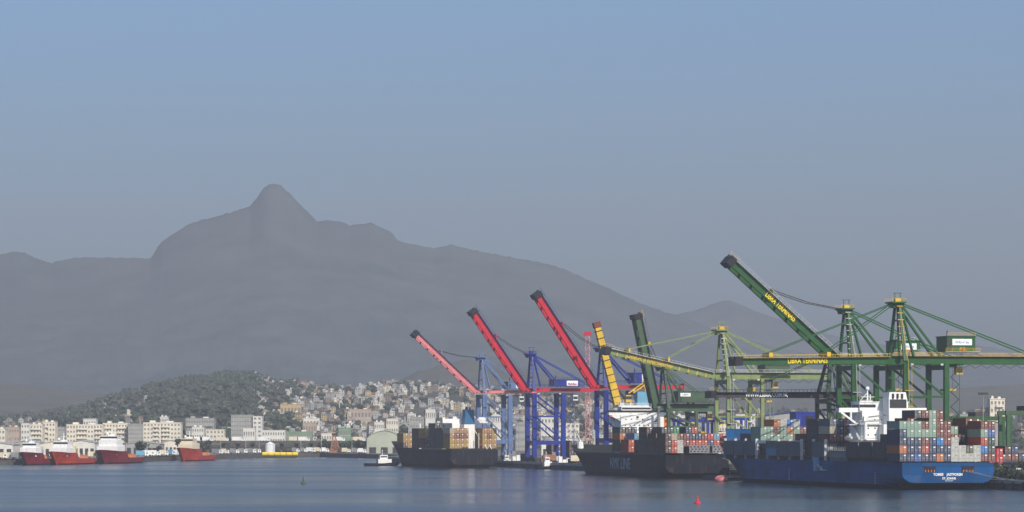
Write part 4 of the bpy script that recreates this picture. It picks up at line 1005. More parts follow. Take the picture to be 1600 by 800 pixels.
# ------------------------------------------------------------ quay cranes
def crane(label, leg, W, G, mm, bm, apex, girdy, hinge_dx, tip, tail_px, house, hm=None, sign=None, sign_px=None, boomtext=None, girdtext=None,
          tie_y=None, stay_frac=(.62,), gh=2.7, wfrac=.5, lw=1.7, bandm=None, group='ship to shore cranes', boom_m2=None, walk='pale_steel', legm=None, portal_z=11.0, house_m=None, cab_yellow=True, txtcol='bright_yellow', boom_t=.44):
    k = (leg - 800) / 5500
    Y0 = 425 / (k + .2345); root = Vector((425 - .2345 * Y0, Y0, QZ + .15))
    e = empty('ship_to_shore_crane', root, A, label, 'crane', group)
    def loc(px, py, yl):
        kk = (px - 800) / 5500
        x = (kk * (root.y + yl * CA) - root.x + yl * SA) / (CA - kk * SA)
        Yw = root.y + x * SA + yl * CA
        return x, CAM_H - (py - 672) / 5500 * Yw - root.z
    ym = W / 2; legm = legm or mm
    _, zg = loc(leg, girdy, 0)                  # centre height of the girder
    for x in (0, G):
        for y in (0, W):
            pbeam('leg', e, (x, y, 2.2), (x, y, zg - gh / 2), lw, lw, legm)
            bo = part('bogie', e, lambda b: [b.box(x - .9, x + .9, y - 4, y + 4, 1.2, 2.2, 'dark_steel'), b.box(x - .6, x + .6, y - 3.6, y - .6, .5, 1.2, 'dark_steel'), b.box(x - .6, x + .6, y + .6, y + 3.6, .5, 1.2, 'dark_steel')])
            part('wheel', bo, lambda b: [b.tube((x - .3, y + d_, .45), (x + .3, y + d_, .45), .45, 'black_steel', n=10) for d_ in (-3.2, -1, 1, 3.2)])
        pbeam('portal_beam', e, (x, .9, portal_z), (x, W - .9, portal_z), 1.4, 1.8, mm)
        pbeam('upper_beam', e, (x, .9, zg - gh / 2 - 1.2), (x, W - .9, zg - gh / 2 - 1.2), 1.3, 1.7, mm)
    for y in (0, W):
        pbeam('sill_beam', e, (.9, y, portal_z), (G - .9, y, portal_z), 1.2, 2.0, mm)
        ty = loc(leg, tie_y, 0)[1] if tie_y else (portal_z + zg) / 2
        pbeam('tie_beam', e, (.9, y, ty), (G - .9, y, ty), .6, .7, mm)
        pbeam('diagonal_brace', e, (.9, y, zg - gh / 2 - 1), (G - .9, y, ty + .6), .75, .75, mm)
        pbeam('diagonal_brace', e, (.9, y, ty - .6), (G - .9, y, portal_z + 1.4), .65, .65, mm)
    # girder (two box beams) and tail
    xt, _ = loc(tail_px, girdy, ym); hx = hinge_dx
    for s in (-1, 1):
        gb = pbeam('girder', e, (hx, ym + s * 3, zg), (xt, ym + s * 3, zg), 1.4, gh * (.52 if 'boom' in bm else 1), bm)
    part('girder_walkway', e, lambda b: [b.box(hx, xt, ym - 4.9, ym - 3.75, zg + gh/2 + .02, zg + gh/2 + .12, walk), rails(b, [(hx, ym - 4.9, zg + gh/2 + .1), (xt, ym - 4.9, zg + gh/2 + .1)], walk),
         rails(b, [(hx, ym + 4.9, zg + gh/2 + .1), (xt, ym + 4.9, zg + gh/2 + .1)], walk), b.box(xt - .8, xt, ym - 3.7, ym + 3.7, zg - gh/2, zg + gh/2 - .1, bm)])
    if girdtext:
        x, z = loc(girdtext[1], girdtext[2], ym - 3.7)
        lettering(girdtext[0], gh * .95, txtcol, e, (x, ym - 3.78, zg), RX, girdtext[3], bold=.06)
    # apex frame
    xa, za = loc(apex[0], apex[1], ym)
    part('apex_frame', e, lambda b: [b.beam((0, ym + s * (W/2 - .6), zg - .5), (xa, ym + s * 2.2, za), 1.15, 1.15, mm, .8, .8) for s in (-1, 1)] +
         [b.beam((3.4, ym + s * (W/2 - 1.5), zg + gh / 2), (xa + .6, ym + s * 1.6, za - .8), .7, .7, mm) for s in (-1, 1)] +
         [b.beam((xa * q + 0, ym - (W/2 - .6) * (1 - q) - 2.2 * q, zg + (za - zg) * q), (xa * q, ym + (W/2 - .6) * (1 - q) + 2.2 * q, zg + (za - zg) * q), .5, .6, mm) for q in (.35, .7)])
    part('apex_platform', e, lambda b: [b.box(xa - 3.2, xa + 2.0, ym - 4, ym + 4, za, za + .5, mm), b.prism([(xa - 2.2, za - 1.6), (xa + 1.2, za - 1.6), (xa + 1.8, za), (xa - 3, za)], ym - 2.4, ym + 2.4, mm), rails(b, [(xa - 3.2, ym - 4, za + .5), (xa + 2, ym - 4, za + .5), (xa + 2, ym + 4, za + .5), (xa - 3.2, ym + 4, za + .5)], 'yellow_paint' if cab_yellow else walk),
         b.box(xa - 1.0, xa + 1.0, ym - 1, ym + 1, za + .5, za + 1.8, 'yellow_paint' if cab_yellow else mm), b.beam((xa - .9, ym, za + 1.8), (xa - .9, ym, za + 3.6), .2, .2, mm), b.beam((xa + 1.1, ym, za + 1.8), (xa + 1.1, ym, za + 3.6), .2, .2, mm), b.beam((xa - 1.6, ym, za + 3.6), (xa + 1.8, ym, za + 3.6), .2, .2, mm)])
    part('ladder_tower', e, lambda b: [b.box(xa - 1.3 + (0 - xa) * (1 - q) , xa + .9 + (0 - xa) * (1 - q), ym - 3 - (1 - q) * (W/2 - 4), ym - 1.6 - (1 - q) * (W/2 - 4), zg + (za - zg) * q, zg + (za - zg) * q + .25, walk) for q in (.1, .22, .34, .46, .58, .7, .82, .94)] +
         [b.beam((1.9, -1.2, portal_z), (1.9, -1.2, zg - 2), .12, .12, walk)] + [b.beam((.3, -1.9, zg - 1), (xa, ym - 2.2, za), .12, .12, walk), b.beam((1.2, -1.9, portal_z), (.3, -1.9, zg - 1), .12, .12, walk)] + [b.box(-.9, 2.4, -2.0, -.9, z, z + .2, walk) for z in [portal_z + 2 + i * 5.5 for i in range(int((zg - portal_z - 4) / 5.5))]])
    for s in (-1, 1):
        pbeam('backstay', e, (xa + .5, ym + s * 2, za - .3), (G, ym + s * (3 if s < 0 else 5), zg + gh / 2), .75, .75, mm)
        pbeam('tail_stay', e, (xa + .8, ym + s * 2, za), (xt * .9 + .5, ym + s * 3, zg + gh / 2), .42, .42, mm)
    # machinery house
    if house:
        hx0, hz0 = loc(house[0], house[3], ym - 5.5); hx1, _ = loc(house[1], house[3], ym - 5.5); _, hz1 = loc((house[0] + house[1]) / 2, house[2], ym - 5.5)
        hmx = house_m or mm
        ho = part('machinery_house', e, lambda b: [b.box(hx0, hx1, ym - 5.5, ym + 5.5, max(hz0, zg + gh/2 + .15), hz1, hmx), b.box(hx0 - .3, hx1 + .3, ym - 5.8, ym + 5.8, hz1, hz1 + .25, hmx), rails(b, [(hx0, ym - 5.7, hz1 + .2), (hx1, ym - 5.7, hz1 + .2)], walk),
             b.box(hx0 - 1, hx1 + 1.4, ym - 6.9, ym - 5.5, max(hz0, zg + gh/2 + .15) - .1, max(hz0, zg + gh/2 + .15) + .1, walk), rails(b, [(hx0 - 1, ym - 6.9, max(hz0, zg + gh/2 + .15)), (hx1 + 1.4, ym - 6.9, max(hz0, zg + gh/2 + .15))], walk),
             b.box(hx0 + .5, hx0 + 1.5, ym - 5.56, ym - 5.5, max(hz0, zg + gh/2 + .15) + .1, hz1 - 1, 'dark_steel'), b.tube((hx0 + 2, ym, hz1), (hx0 + 2, ym, hz1 + 2.2), .25, 'dark_steel')])
        if sign_px:
            a0, b1 = loc(sign_px[0], sign_px[2], ym - 5.6); a1, b0 = loc(sign_px[1], sign_px[3], ym - 5.6)
            pbox('sign_board', ho, a0, a1, ym - 5.72, ym - 5.6, b0, b1, 'sign_white')
            if sign: lettering(sign[0], (b1 - b0) * sign[2], sign[1], ho, ((a0 + a1) / 2, ym - 5.78, (b0 + b1) / 2), RX, (a1 - a0) * sign[3], name='sign_lettering', bold=.02)
        if hm: lettering(hm, 1.6, 'orange_paint', ho, ((hx0 + hx1) / 2 + .4, ym - 5.6, (hz0 + hz1) / 2 - 1.8), RX, 2.2, name='number_lettering', bold=.04)
    part('festoon_cable', e, lambda b: [b.beam((hx + 3 + q * 2.2, ym + 4.4, zg - gh/2 - .1 - (.0 if q % 2 else 1.2)), (hx + 5.2 + q * 2.2, ym + 4.4, zg - gh/2 - .1 - (1.2 if q % 2 else .0)), .12, .12, 'black_steel') for q in range(int((xt - hx - 6) / 2.2))])
    part('stair_flight', e, lambda b: [b.beam((G + (1.2 if q % 2 else 4.2), -1.2, portal_z + q * 2.6), (G + (4.2 if q % 2 else 1.2), -1.2, portal_z + (q + 1) * 2.6), .6, .15, mm) for q in range(int((zg - portal_z - 2) / 2.6))] + [b.beam((G + 4.5, -1.2, 2.4), (G + 4.5, -1.2, zg - 1), .14, .14, mm)])
    part('floodlight', e, lambda b: [b.box(x_ - .5, x_ + .5, -1.3, -.95, zg - gh/2 - .6, zg - gh/2, 'pale_steel') for x_ in (2, G - 2)])
    part('electrical_cabinet', e, lambda b: b.box(G * .35, G * .35 + 2.2, .75, 2.2, portal_z + 1.1, portal_z + 3.2, 'grey_steel'))
    # trolley, spreader and cab
    tx = G + 4 if xt > G + 10 else G * .5
    part('trolley', e, lambda b: [b.box(tx - 2.5, tx + 2.5, ym - 2.2, ym + 2.2, zg - gh/2 - .9, zg - gh/2 - .1, 'dark_steel')])
    cb = part('operator_cab', e, lambda b: [b.box(tx + 2.6, tx + 5, ym - 1.5, ym + 1.1, zg - gh/2 - 3.6, zg - gh/2 - .9, 'white_paint' if not cab_yellow else 'yellow_paint')])
    pbox('window', cb, tx + 2.7, tx + 4.9, ym - 1.56, ym - 1.5, zg - gh/2 - 3.0, zg - gh/2 - 1.6, 'dark_glass')
    part('spreader', e, lambda b: [b.box(tx - 1.2, tx + 1.2, ym - 5, ym + 5, zg - gh/2 - 9.4, zg - gh/2 - 8.7, 'yellow_paint')] + [b.beam((tx + sx, ym + sy * 2, zg - gh/2 - .9), (tx + sx, ym + sy * 2, zg - gh/2 - 8.7), .1, .1, 'black_steel') for sx in (-1, 1) for sy in (-1, 1)])
    # boom
    xh, zh = hx, zg
    xp, zp = loc(tip[0], tip[1], ym)
    d = Vector((xp - xh, 0, zp - zh)); Lb = d.length; d.normalize(); up = Vector((0, 1, 0)).cross(d) * 1
    if up.z < 0: up = -up
    b_m = boom_m2 or bm
    def bp(t, y, u): p = Vector((xh, 0, zh)) + d * (Lb * t) + up * u; return (p.x, ym + y, p.z)
    bo = part('boom', e, lambda b: [b.beam(bp(0, s * 3, 0), bp(1, s * 3, 0), 1.3, gh, b_m, 1.3, gh * .82) for s in (-1, 1)] +
              [b.beam(bp(q / 9, -2.4, -.2), bp(q / 9, 2.4, -.2), .8, .8, b_m) for q in range(10)])
    part('boom_walkway', bo, lambda b: [b.beam(bp(.02, s * 4.4, gh/2 - .2), bp(.99, s * 4.4, gh/2 - .2), 1.1, .12, walk) for s in (-1, 1)] + [b.beam(bp(.02, s * 4.9, gh/2 + .8), bp(.99, s * 4.9, gh/2 + .8), .09, .09, walk) for s in (-1, 1)] +
         [b.beam(bp(q / 26, s * 4.9, gh/2 - .2), bp(q / 26, s * 4.9, gh/2 + .8), .08, .08, walk) for s in (-1, 1) for q in range(1, 26)])
    part('boom_tip', bo, lambda b: [b.beam(bp(.985, 0, .1), bp(1.035, 0, .1), 8.6, gh * 1.15, 'black_steel'), b.beam(bp(1.03, -2, 1.2), bp(1.05, -2, 1.2), 1.2, 1.0, 'dark_steel'), rails(b, [bp(.97, -4.6, gh/2 + .3), bp(1.05, -4.6, gh/2 + .3)], 'yellow_paint' if cab_yellow else walk)])
    part('boom_bracket', bo, lambda b: [b.box(*sum(([min(q0, q1), max(q0, q1)] for q0, q1 in zip(bp(t - .012, -3.9, gh/2), bp(t + .012, 3.9, gh/2 + 1.6))), []), 'yellow_paint' if cab_yellow else b_m) for t in stay_frac])
    if bandm: part('boom_band', bo, lambda b: [b.beam(bp(q, -3, 0), bp(q + .008, -3, 0), 1.36, gh + .06, bandm) for q in [i / 12 for i in range(1, 12)]])
    if boomtext:
        ang = math.atan2(zp - zh, xp - xh)       # towards the tip; letters run from the tip down
        p = bp(boomtext[1], -3.72, 0)
        lettering(boomtext[0], gh * 1.0, txtcol, bo, p, (math.radians(90), -(ang - math.pi) if False else (math.pi - ang) * 1, 0), boomtext[2], bold=.06)
    for t in stay_frac:
        for s in (-1, 1):
            p = Vector(bp(t, s * 2.6, gh/2 + 1.4)); q = Vector((xa - 1.5, ym + s * 2.2, za)); L_ = (p - q).length
            sag = -.035 * L_ if zp - zh > 14 else 0
            md = (p + q) / 2 + Vector((0, 0, sag))
            part('forestay', e, lambda b: [b.beam(q, md, .3, .3, 'dark_steel' if sag else mm), b.beam(md, p, .3, .3, 'dark_steel' if sag else mm)])
    return e

LT = 'LIBRA TERMINAIS'
crane('dark green crane nearest at right with its boom lowered level', 1415, 18, 15, 'green_crane', 'green_crane', (1402, 474), 562, -3, (1152, 565), 1640, (1480, 1524, 526, 549), hm='P2',
      sign=('libra', 'sign_blue', .55, .7), sign_px=(1488, 1518.5, 529.5, 539.5), tie_y=620, stay_frac=(.42, .8), girdtext=None, boomtext=(LT, .56, 14.5), walk='yellow_paint', group='green cranes')
crane('dark green crane with raised boom reading LIBRA TERMINAIS', 1334, 17, 14.5, 'green_crane', 'green_crane', (1322, 484), 563, -4, (1140, 411), 1500, (1400, 1438, 533, 551), hm='P2',
      sign=('libra', 'sign_blue', .55, .7), sign_px=(1408, 1432, 536.5, 546.5), tie_y=621, stay_frac=(.66,), boomtext=(LT, .55, 14.5), walk='pale_steel', group='green cranes', gh=3.0)
crane('pale olive crane with slightly raised boom behind the raised green boom', 1138, 17, 14.5, 'olive_crane', 'olive_crane', (1127, 517), 587, -4, (948, 549), 1292, (1196, 1234, 571, 583),
      tie_y=651, stay_frac=(.45, .82), gh=2.7, lw=1.4, walk='pale_steel', bandm='yellow_paint', boomtext=(LT, .62, 20), txtcol='yellow_paint', group='green cranes', house_m='dark_green_crane')
crane('dark olive crane with low level boom carrying a white web address', 1295, 14, 12, 'dark_green_crane', 'dark_steel', (1296, 556), 617, -3, (1112, 617), 1330, None, tie_y=640, stay_frac=(.62,), gh=2.3,
      boomtext=('WWW.LIBRA.COM.BR', .50, 16.5), txtcol='sign_white', walk='dark_steel', lw=1.3, group='green cranes', portal_z=9.0)
crane('dark green crane with boom raised almost upright above the black ship', 1045, 15, 12.5, 'dark_green_crane', 'dark_green_crane', (1036, 574), 637, -4, (994, 496), 1120, (1060, 1106, 612, 629),
      sign=('LIBRA', 'letter_grey', .5, .6), sign_px=(1063, 1079, 614, 619.5), stay_frac=(.7,), gh=3.2, lw=1.3, walk='dark_steel', group='green cranes', cab_yellow=True, portal_z=9.0)
crane('bright blue crane behind the white bridge with raised red boom', 947, 17, 15, 'blue_crane', 'red_boom', (940, 545), 604, -3, (839, 463), 1066, (990, 1016, 583, 600),
      sign=('MultiRio', 'sign_red', .45, .75), sign_px=(1003, 1014.5, 584.5, 596.5), stay_frac=(.66,), gh=3.3, walk='blue_crane', cab_yellow=False, group='blue and red cranes', lw=2.0)
crane('bright blue crane in the middle of the three with raised red boom', 835, 15, 15, 'blue_crane', 'red_boom', (830, 554), 609, -3, (739, 489), 934, (866, 906, 593.5, 607),
      sign=('MultiRio', 'sign_red', .5, .75), sign_px=(885.5, 903, 594.8, 605), stay_frac=(.66,), gh=3.3, walk='blue_crane', cab_yellow=False, group='blue and red cranes', lw=2.1, portal_z=9.5)
crane('pale hazy blue crane farthest left with haze-paled pink raised boom', 757, 15, 14, 'hazed_blue_crane', 'pink_boom', (752, 559), 612, -3, (649, 523), 838, (794, 830, 597, 610),
      sign=('MultiRio', 'sign_red', .45, .75), sign_px=(806, 822, 598, 608), stay_frac=(.64,), gh=3.1, walk='hazed_blue_crane', cab_yellow=False, group='blue and red cranes', lw=2.3, portal_z=9.5)

# red raised tail block on the blue crane's girder is part of a further crane mast
e = empty('mobile_crane', (P(918, 0, 1980).x, 1980, QZ), 0, 'pale red lattice crane mast standing upright behind the raised red boom', 'crane')
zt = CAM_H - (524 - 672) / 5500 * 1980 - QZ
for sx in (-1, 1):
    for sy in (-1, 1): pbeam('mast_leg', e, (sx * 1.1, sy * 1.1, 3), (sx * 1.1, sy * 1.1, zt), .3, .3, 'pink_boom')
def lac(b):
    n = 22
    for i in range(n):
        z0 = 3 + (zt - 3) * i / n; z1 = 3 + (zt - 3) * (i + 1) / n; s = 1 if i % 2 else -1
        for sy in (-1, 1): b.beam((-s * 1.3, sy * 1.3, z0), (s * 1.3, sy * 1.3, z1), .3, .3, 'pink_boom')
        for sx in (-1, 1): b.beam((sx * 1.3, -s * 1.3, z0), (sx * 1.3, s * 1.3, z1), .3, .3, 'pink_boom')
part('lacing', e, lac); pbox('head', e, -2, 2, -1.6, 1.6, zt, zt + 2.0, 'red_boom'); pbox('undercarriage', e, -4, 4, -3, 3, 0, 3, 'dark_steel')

# ------------------------------------------------------------ yellow harbour crane
yr = Vector((P(988, 0, 1612).x, 1612, QZ))
e = empty('harbour_crane', yr, A, 'yellow harbour crane with banded boom and pale blue machine house above the white bridge', 'crane')
def hl_(px, py, yl=0):
    kk = (px - 800) / 5500; x = (kk * (yr.y + yl * CA) - yr.x + yl * SA) / (CA - kk * SA); Yw = yr.y + x * SA + yl * CA
    return x, CAM_H - (py - 672) / 5500 * Yw - yr.z
x0, z0 = hl_(963, 637); x1, z1 = hl_(1014, 631)
pbox('undercarriage', e, -7, 7, -4, 6, 0, 3.4, 'yellow_paint')
part('tower', e, lambda b: b.beam((0, 0, 3.4), (0, 0, z0), 4, 4, 'yellow_paint', 3.2, 3.2))
part('slewing_platform', e, lambda b: [b.box(x0, x1, -4, 5, z0, z1 - .8, 'white_paint'), rails(b, [(x0, -4, z1 - .8), (x1, -4, z1 - .8)]), rails(b, [(x0, -3, z1 + .6), (0, -3, z1 + .6)]), b.box(x0 + 1, -1.0, -2.6, 3, z1 - .8, z1 + .6, 'pale_steel')])
mx0, mz1 = hl_(993, 612); mx1, _ = hl_(1014, 612)
part('machine_house', e, lambda b: [b.box(mx0, mx1, -3.4, 3.4, z1 - .8, mz1, 'light_blue'), b.box(mx0 - .2, mx1 + .2, -3.6, 3.6, mz1, mz1 + .2, 'light_blue')])
ax, az = hl_(1010, 597); bx, bz = hl_(989, 616); cx_, cz = hl_(1019, 640)
part('gantry_frame', e, lambda b: [b.beam((ax, s * 2.6 , az), (bx - 1, s * 2.6, bz + .5), .6, .6, 'yellow_paint') for s in (-1.6, 1.6)] + [b.beam((ax, s * 2.6, az), (cx_, s * 2.6, cz), .9, .9, 'yellow_paint') for s in (-1.6, 1.6)] + [b.beam((ax, -4.2, az), (ax, 4.2, az), .6, .6, 'yellow_paint')])
hx_, hz_ = hl_(965, 632); tx_, tz_ = hl_(932, 506)
dv = Vector((tx_ - hx_, 0, tz_ - hz_))
bm_ = part('boom', e, lambda b: b.beam((hx_, 0, hz_), (tx_, 0, tz_), 3.2, 3.4, 'yellow_paint', 2.6, 2.6))
part('boom_band', bm_, lambda b: [b.beam(Vector((hx_, 0, hz_)) + dv * q, Vector((hx_, 0, hz_)) + dv * (q + .008), 3.4, 3.5, 'dark_steel') for q in [i / 11 for i in range(1, 11)]])
part('boom_tip', bm_, lambda b: b.beam(Vector((hx_, 0, hz_)) + dv * .955, Vector((hx_, 0, hz_)) + dv * 1.02, 3.2, 3.2, 'cont_brown_red'))
part('luffing_rope', e, lambda b: [b.beam((ax, s, az), (tx_ + (hx_ - tx_) * .35, s, tz_ + (hz_ - tz_) * .45), .12, .12, 'black_steel') for s in (-1, 1)])
part('ram', e, lambda b: b.tube((mx0 - 3, 0, z1), (hx_ + dv.x * .28, 0, hz_ + dv.z * .28), .7, 'dark_steel', .5, 10))
part('cab', e, lambda b: [b.box(x0 + 3.4, x0 + 6.0, -4.4, -2, z1 + .7, z1 + 4.0, 'yellow_paint'), b.box(x0 + 3.34, x0 + 6.06, -4.46, -3.4, z1 + 2.0, z1 + 3.4, 'dark_glass')])

# ------------------------------------------------------------ yard behind the quay
def qpw(px, xin):
    """point xin metres inland of the quay edge seen at column px"""
    k = (px - 800) / 5500
    y = local_y((quay_x(1122), 1122), A, xin, px); return Vector(qp(xin, y, QZ))
def yard_stack(px, xin, cols, where, group='containers in the yard behind the quay', zb=.03):
    p = qpw(px, xin)
    for c, cc in enumerate(cols):
        for t, col in enumerate(cc):
            if col is None: continue
            put_cont(p, A, c * 2.6, 0, zb + t * 2.6, col, '%s container, %s stack, %s, %s' % (col, ORD[c], 'on top' if t == len(cc) - 1 else '%s up' % ORD[t], where), group)
# right edge
yard_stack(1556, 30, [['dark grey', 'brown', 'dark grey'], ['brown', 'red', 'dark grey'], ['dark grey', 'dark grey']], 'yard just right of the blue stern')
p = qpw(1551, 22)
for c, t in ((0, 0), (0, 1), (1, 0), (1, 1)):
    if True: put_cont((p.x, p.y, p.z), A, c * 2.55, 0, 4.6 + t * 2.6, 'red', 'bright red container, %s %s of the four right of the blue stern' % (('lower', 'upper')[t], ('left', 'right')[c]), 'bright red containers right of the stern')
e = empty('trailer_rack', (p.x, p.y, QZ), A, 'dark steel trailer rack carrying bright red containers', 'trailer')
part('frame', e, lambda b: [b.box(-1.3, 3.9, 0, 12, 4.2, 4.58, 'dark_steel')] + [b.box(x, x + .4, y, y + .4, .6, 4.2, 'dark_steel') for x in (-1.2, 3.4) for y in (.3, 6, 11.3)])
part('wheel', e, lambda b: [b.tube((x, y, .6), (x + .5, y, .6), .6, 'rubber', n=12) for x in (-1.3, 3.4) for y in (1.5, 3, 9.5, 11)])
yard_stack(1575, 40, [['brown', 'brown red', 'brown red', 'brown'], ['dark grey', 'navy', 'brown red', 'dark blue'], ['brown', 'brown red', 'navy'], ['brown', 'brown', 'dark grey']], 'at the right edge of the yard')
yard_stack(1592, 24, [['dark grey', 'light blue'], ['dark grey', 'dark grey']], 'at the far right by the hedge')
yard_stack(1245, 120, [['dark grey', 'dark grey', 'dark grey']] * 3, 'left of the big blue hopper')
yard_stack(1092, 60, [['brown', 'brown red', 'navy', 'brown']] * 4, 'behind the stern of the black ship')
yard_stack(865, 45, [['brown', 'brown', 'brown', 'orange'], ['brown', 'dark grey', 'brown'], ['brown', 'brown', 'brown'], ['dark grey', 'brown', 'brown', 'brown red'], ['brown', 'brown red', 'dark grey']], 'beside the middle blue crane')
yard_stack(893, 40, [['brown', 'dark grey', 'brown', 'brown'], ['brown', 'brown', 'dark grey', 'dark grey'], ['dark grey', 'brown', 'brown', 'brown red'], ['dark grey', 'brown', 'brown', 'brown'], ['brown', 'brown', 'brown', 'brown']], 'between the two bright blue cranes')
yard_stack(1455, 70, [['brown', 'brown', 'brown', 'brown red', 'brown', 'brown red'], ['brown', 'brown', 'pale green', 'brown red', 'brown red', 'brown red']], 'behind the legs of the nearest green crane')
# rubber tyred gantry cranes
def rtg(label, px, xin, W, H, m):
    p = qpw(px, xin); e = empty('yard_gantry_crane', p, A, label, 'crane', 'yard gantry cranes')
    for x in (0, W):
        for y in (0, 8): pbeam('leg', e, (x, y, 1.4), (x, y, H), 1.2, 1.2, m)
        pbeam('sill_beam', e, (x, -1, 1.9), (x, 9, 1.9), .9, 1.0, m)
        part('wheel', e, lambda b: [b.tube((x - .35, y, .75), (x + .35, y, .75), .75, 'rubber', n=12) for y in (-.5, 1.2, 6.8, 8.5)])
    for y in (0, 8): pbeam('girder', e, (-1, y, H + .8), (W + 1, y, H + .8), 1.1, 1.7, m)
    part('trolley', e, lambda b: [b.box(W*.3, W*.3 + 4, -.4, 8.4, H + 1.7, H + 3.4, 'dark_steel'), rails(b, [(W*.3, -.4, H + 3.4), (W*.3 + 4, -.4, H + 3.4)], 'yellow_paint')])
    part('cab', e, lambda b: [b.box(W*.3, W*.3 + 2, -1.6, .6, H - 2.4, H, 'yellow_paint'), b.box(W*.3 - .03, W*.3 + 2.03, -1.63, 0, H - 1.9, H - .8, 'dark_glass')])
    part('power_unit', e, lambda b: b.box(W + .7, W + 2.6, 1, 7, 2.6, 5.4, 'white_paint'))
    part('spreader', e, lambda b: [b.box(W*.3 + 1, W*.3 + 3, -1.5, 9.5, H - 6, H - 5.5, 'orange_paint'), b.beam((W*.3 + 2, 1, H - 5.5), (W*.3 + 2, 1, H + 1.7), .12, .12, 'black_steel'), b.beam((W*.3 + 2, 7, H - 5.5), (W*.3 + 2, 7, H + 1.7), .12, .12, 'black_steel')])
rtg('dark green yard gantry crane at the right edge beside the cream block', 1575, 62, 22, 21.5, 'dark_green_crane')
rtg('green yard gantry crane behind the stern containers', 1500, 100, 22, 20, 'green_crane')
rtg('blue yard gantry crane behind the upright dark green boom', 1060, 75, 20, 20, 'blue_crane')
rtg('blue yard gantry crane between the olive crane legs', 1106, 90, 20, 21, 'blue_crane')
# blue hopper
p = P(1259, 0, 1560)
e = empty('bulk_hopper', (p.x, 1560, QZ), A, 'tall bright blue cargo hopper behind the foredeck stacks', 'hopper')
zt = CAM_H - (645 - 672) / 5500 * 1560 - QZ
part('casing', e, lambda b: [b.box(-4.6, 4.6, 0, 9, 4, zt, 'blue_crane'), b.box(-4.8, 4.8, -.2, 9.2, zt, zt + .4, 'blue_crane')])
pbox('opening', e, -.4, 3.8, -.08, .05, zt - 5.4, zt - 1.4, 'black_steel')
for x in (-4, 4):
    for y in (.6, 8.4): pbeam('leg', e, (x, y, 0), (x, y, 4), 1, 1, 'blue_crane')
part('stiffener', e, lambda b: [b.box(x, x + .3, -.2, 0, 4, zt, 'blue_crane') for x in (-4.6, -1.6, -.9)])
# reach stacker and trucks on the quay
for i, (px, col) in enumerate(((862, 'rusty_orange'), (898, 'white_paint'), (905, 'cream_paint'), (1585, 'pale_steel'))):
    p = qpw(px, 10); truck('%s truck parked on the quay, %s from the left' % (col.split('_')[0], ORD[i]), p.x, p.y, QZ + .03, col, A + math.pi / 2 if i % 2 else A, name='truck', group='trucks on the quay')
for i, (px, xin, hh_) in enumerate(((788, 8, 5), (801, 9, 3), (815, 7, 4), (846, 8, 3.4), (856, 9, 5), (873, 7, 3), (889, 8, 4.2), (907, 9, 3.6))):
    p = qpw(px, xin); cl = ('grey_steel', 'white_paint', 'dark_steel', 'rusty_orange')[i % 4]
    o = empty('cargo_stack', p, A, '%s cargo pile on the quay apron, %s from the left below the blue cranes' % (('grey', 'white', 'dark', 'rusty orange')[i % 4], ORD[i]), 'cargo', 'cargo piles on the quay')
    for k in range(3): pbox('crate', o, k * 2.1, k * 2.1 + 1.9, 0, 2.4, .03, hh_ * (.5 + .25 * ((i + k) % 3)), cl)
# hedge and wall at right
LE = MB()
r5 = random.Random(5)
for i in range(9000):
    t = r5.random(); base = Vector(qp(6 + r5.uniform(0, 7), -55 + t * 130, QZ))
    hgt = (3.2 + 2.2 * mnoise.noise(Vector((t * 22, 1, 2)))) * r5.random() ** .6
    p = base + Vector((0, 0, hgt)); n1 = Vector((r5.gauss(0, 1), r5.gauss(0, 1), r5.gauss(0, 1))).normalized(); n2 = n1.orthogonal().normalized() * r5.uniform(.25, .6); n3 = n1.cross(n2)
    LE.add([p - n2, p - n3 * .5, p + n2, p + n3 * .6], [(0, 1, 2, 3)], 'foliage_light' if r5.random() < .3 else 'foliage')
tag(LE.obj('shrubs'), 'tangled dark shrubs along the quay at the right edge', 'shrubs', kind='stuff')
for i, (px, xin, s) in enumerate(((1552, 18, .55), (1566, 20, .5), (1581, 19, .6), (1596, 17, .55))):
    p = qpw(px, xin - 6); put_tree(p.x, p.y, QZ - .2, s, 'small bushy tree beside the quay, %s right of the blue stern' % ORD[i], 'small trees on the quay at right', i)
for i in range(14):
    y = -14 + i * 9
    p = qp(-.55, y, 0)
    o = empty('quay_fender', p, A, 'black rubber fender on the quay wall, %s right of the blue stern' % ORD[13 - i], 'fender', 'fenders on the quay wall')
    part('pad', o, lambda b: b.tube((0, 0, .3), (0, 0, 2.5), .5, 'rubber', n=10)); part('chain', o, lambda b: b.beam((0.1, 0, 2.4), (.3, 0, 3.0), .12, .12, 'dark_steel'))
def line(name, label, p0, p1, sag):
    b = MB(); p0 = Vector(p0); p1 = Vector(p1); n_ = 8
    q = [p0.lerp(p1, t / n_) - Vector((0, 0, sag * 4 * (t / n_) * (1 - t / n_))) for t in range(n_ + 1)]
    for a_, c_ in zip(q, q[1:]): b.beam(a_, c_, .14, .14, 'pale_steel')
    o = b.obj(name); tag(o, label, 'rope')
def sp_(S, an, x, y, z): return (S[0] + x * math.cos(an) - y * math.sin(an), S[1] + x * math.sin(an) + y * math.cos(an), z)
line('mooring_rope', 'mooring rope from the right of the blue stern down to the quay', sp_(S2, A, 7, -.3, 6), qp(1, -35, QZ + .4), 1.2)
line('mooring_rope', 'second mooring rope from the blue stern, ending nearer on the quay', sp_(S2, A, 5.5, -.3, 6), qp(1, -52, QZ + .4), 1.6)
line('mooring_rope', 'mooring rope from the black stern into the gap between the ships', sp_(S3, A, 10, -.3, 8), qp(1, 245, QZ + .4), 1.0)
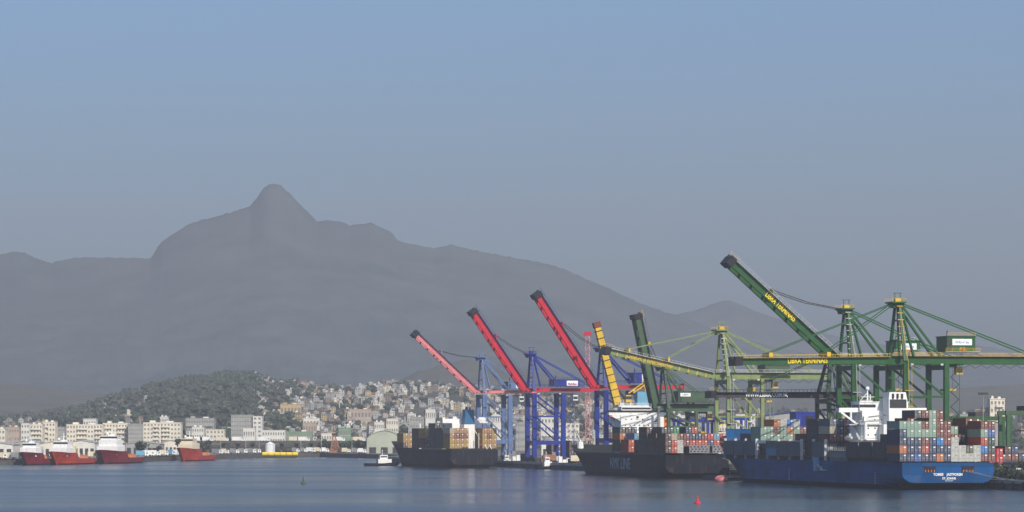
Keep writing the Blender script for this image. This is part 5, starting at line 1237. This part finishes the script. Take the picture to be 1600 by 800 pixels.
# light masts
for i, (px, xin, hgt) in enumerate(((1203, 80, 34), (897, 60, 28), (1165, 70, 30), (1536, 90, 30))):
    p = qpw(px, xin); e = empty('floodlight_mast', p, A, 'tall grey floodlight mast in the yard, %s of four from the left' % ORD[[2, 0, 1, 3][i]], 'light mast', 'floodlight masts')
    part('pole', e, lambda b: b.tube((0, 0, 0), (0, 0, hgt), .4, 'grey_steel', .2, 8)); part('lamp_head', e, lambda b: [b.box(-2, 2, -.3, .3, hgt, hgt + .9, 'dark_steel')])

# ------------------------------------------------------------ containers: the 290 that show most stay single, the rest are joined
bpy.context.view_layer.update()
dg = bpy.context.evaluated_depsgraph_get()
conts = [o for o in C.objects if o.name.startswith('shipping_container')]
cpos = Vector((0, 0, CAM_H)); scored = []
for o in conts:
    mw = Matrix.Translation(o.location) @ Matrix.Rotation(o.rotation_euler.z, 4, 'Z'); hit = 0
    pts = [(x, -.04, z) for x in (-.9, 0, .9) for z in (.4, 1.3, 2.2)] + [(-1.21, y, z) for y in (2, 6, 10) for z in (.4, 1.3, 2.2)] + [(x, y, 2.6) for x in (-.8, .8) for y in (1, 6)]
    for p in pts:
        t = mw @ Vector(p); d_ = t - cpos; L_ = d_.length; d_.normalize()
        r_ = sc.ray_cast(dg, cpos, d_, distance=L_ - .05)
        fr = abs(t.x / t.y * 5500) < 800
        if fr and (not r_[0] or (r_[4] and r_[4].name == o.name)): hit += 1
    scored.append((hit / o.location.y, hit, o))
scored.sort(key=lambda q: -q[0])
jb = {}
for n_i, (_, hit, o) in enumerate(scored):
    if hit > 0 and n_i < 285: continue
    col = o.data.materials[0].name
    key = 'joined'
    b = jb.setdefault(key, MB()); mw = Matrix.Translation(o.location) @ Matrix.Rotation(o.rotation_euler.z, 4, 'Z')
    off = len(b.v); b.v += [tuple(mw @ v.co) for v in o.data.vertices]
    mi_ = [b.mi(m_.name) for m_ in o.data.materials]
    for p in o.data.polygons: b.f.append([q + off for q in p.vertices]); b.m.append(mi_[p.material_index])
    bpy.data.objects.remove(o)
for b in jb.values(): tag(b.obj('shipping_containers'), 'remaining containers packed inside and behind the visible stacks', 'containers', kind='stuff')

# ------------------------------------------------------------ haze
hz = bpy.data.materials.new('haze'); hz.use_nodes = True
n = hz.node_tree.nodes; l = hz.node_tree.links
n.remove(n['Principled BSDF'])
pv_ = n.new('ShaderNodeVolumePrincipled')
pv_.inputs['Color'].default_value = (0.585, 0.61, 0.665, 1)
pv_.inputs['Density'].default_value = 1.12e-4
pv_.inputs['Anisotropy'].default_value = 0.0
l.new(pv_.outputs[0], n['Material Output'].inputs['Volume'])
MATS['haze'] = hz
b = MB(); b.box(-2500, 2500, -300, 12000, -4, 740, 'haze'); o = b.obj('haze'); tag(o, 'pale blue grey haze filling the air over the harbour', 'haze', kind='stuff')
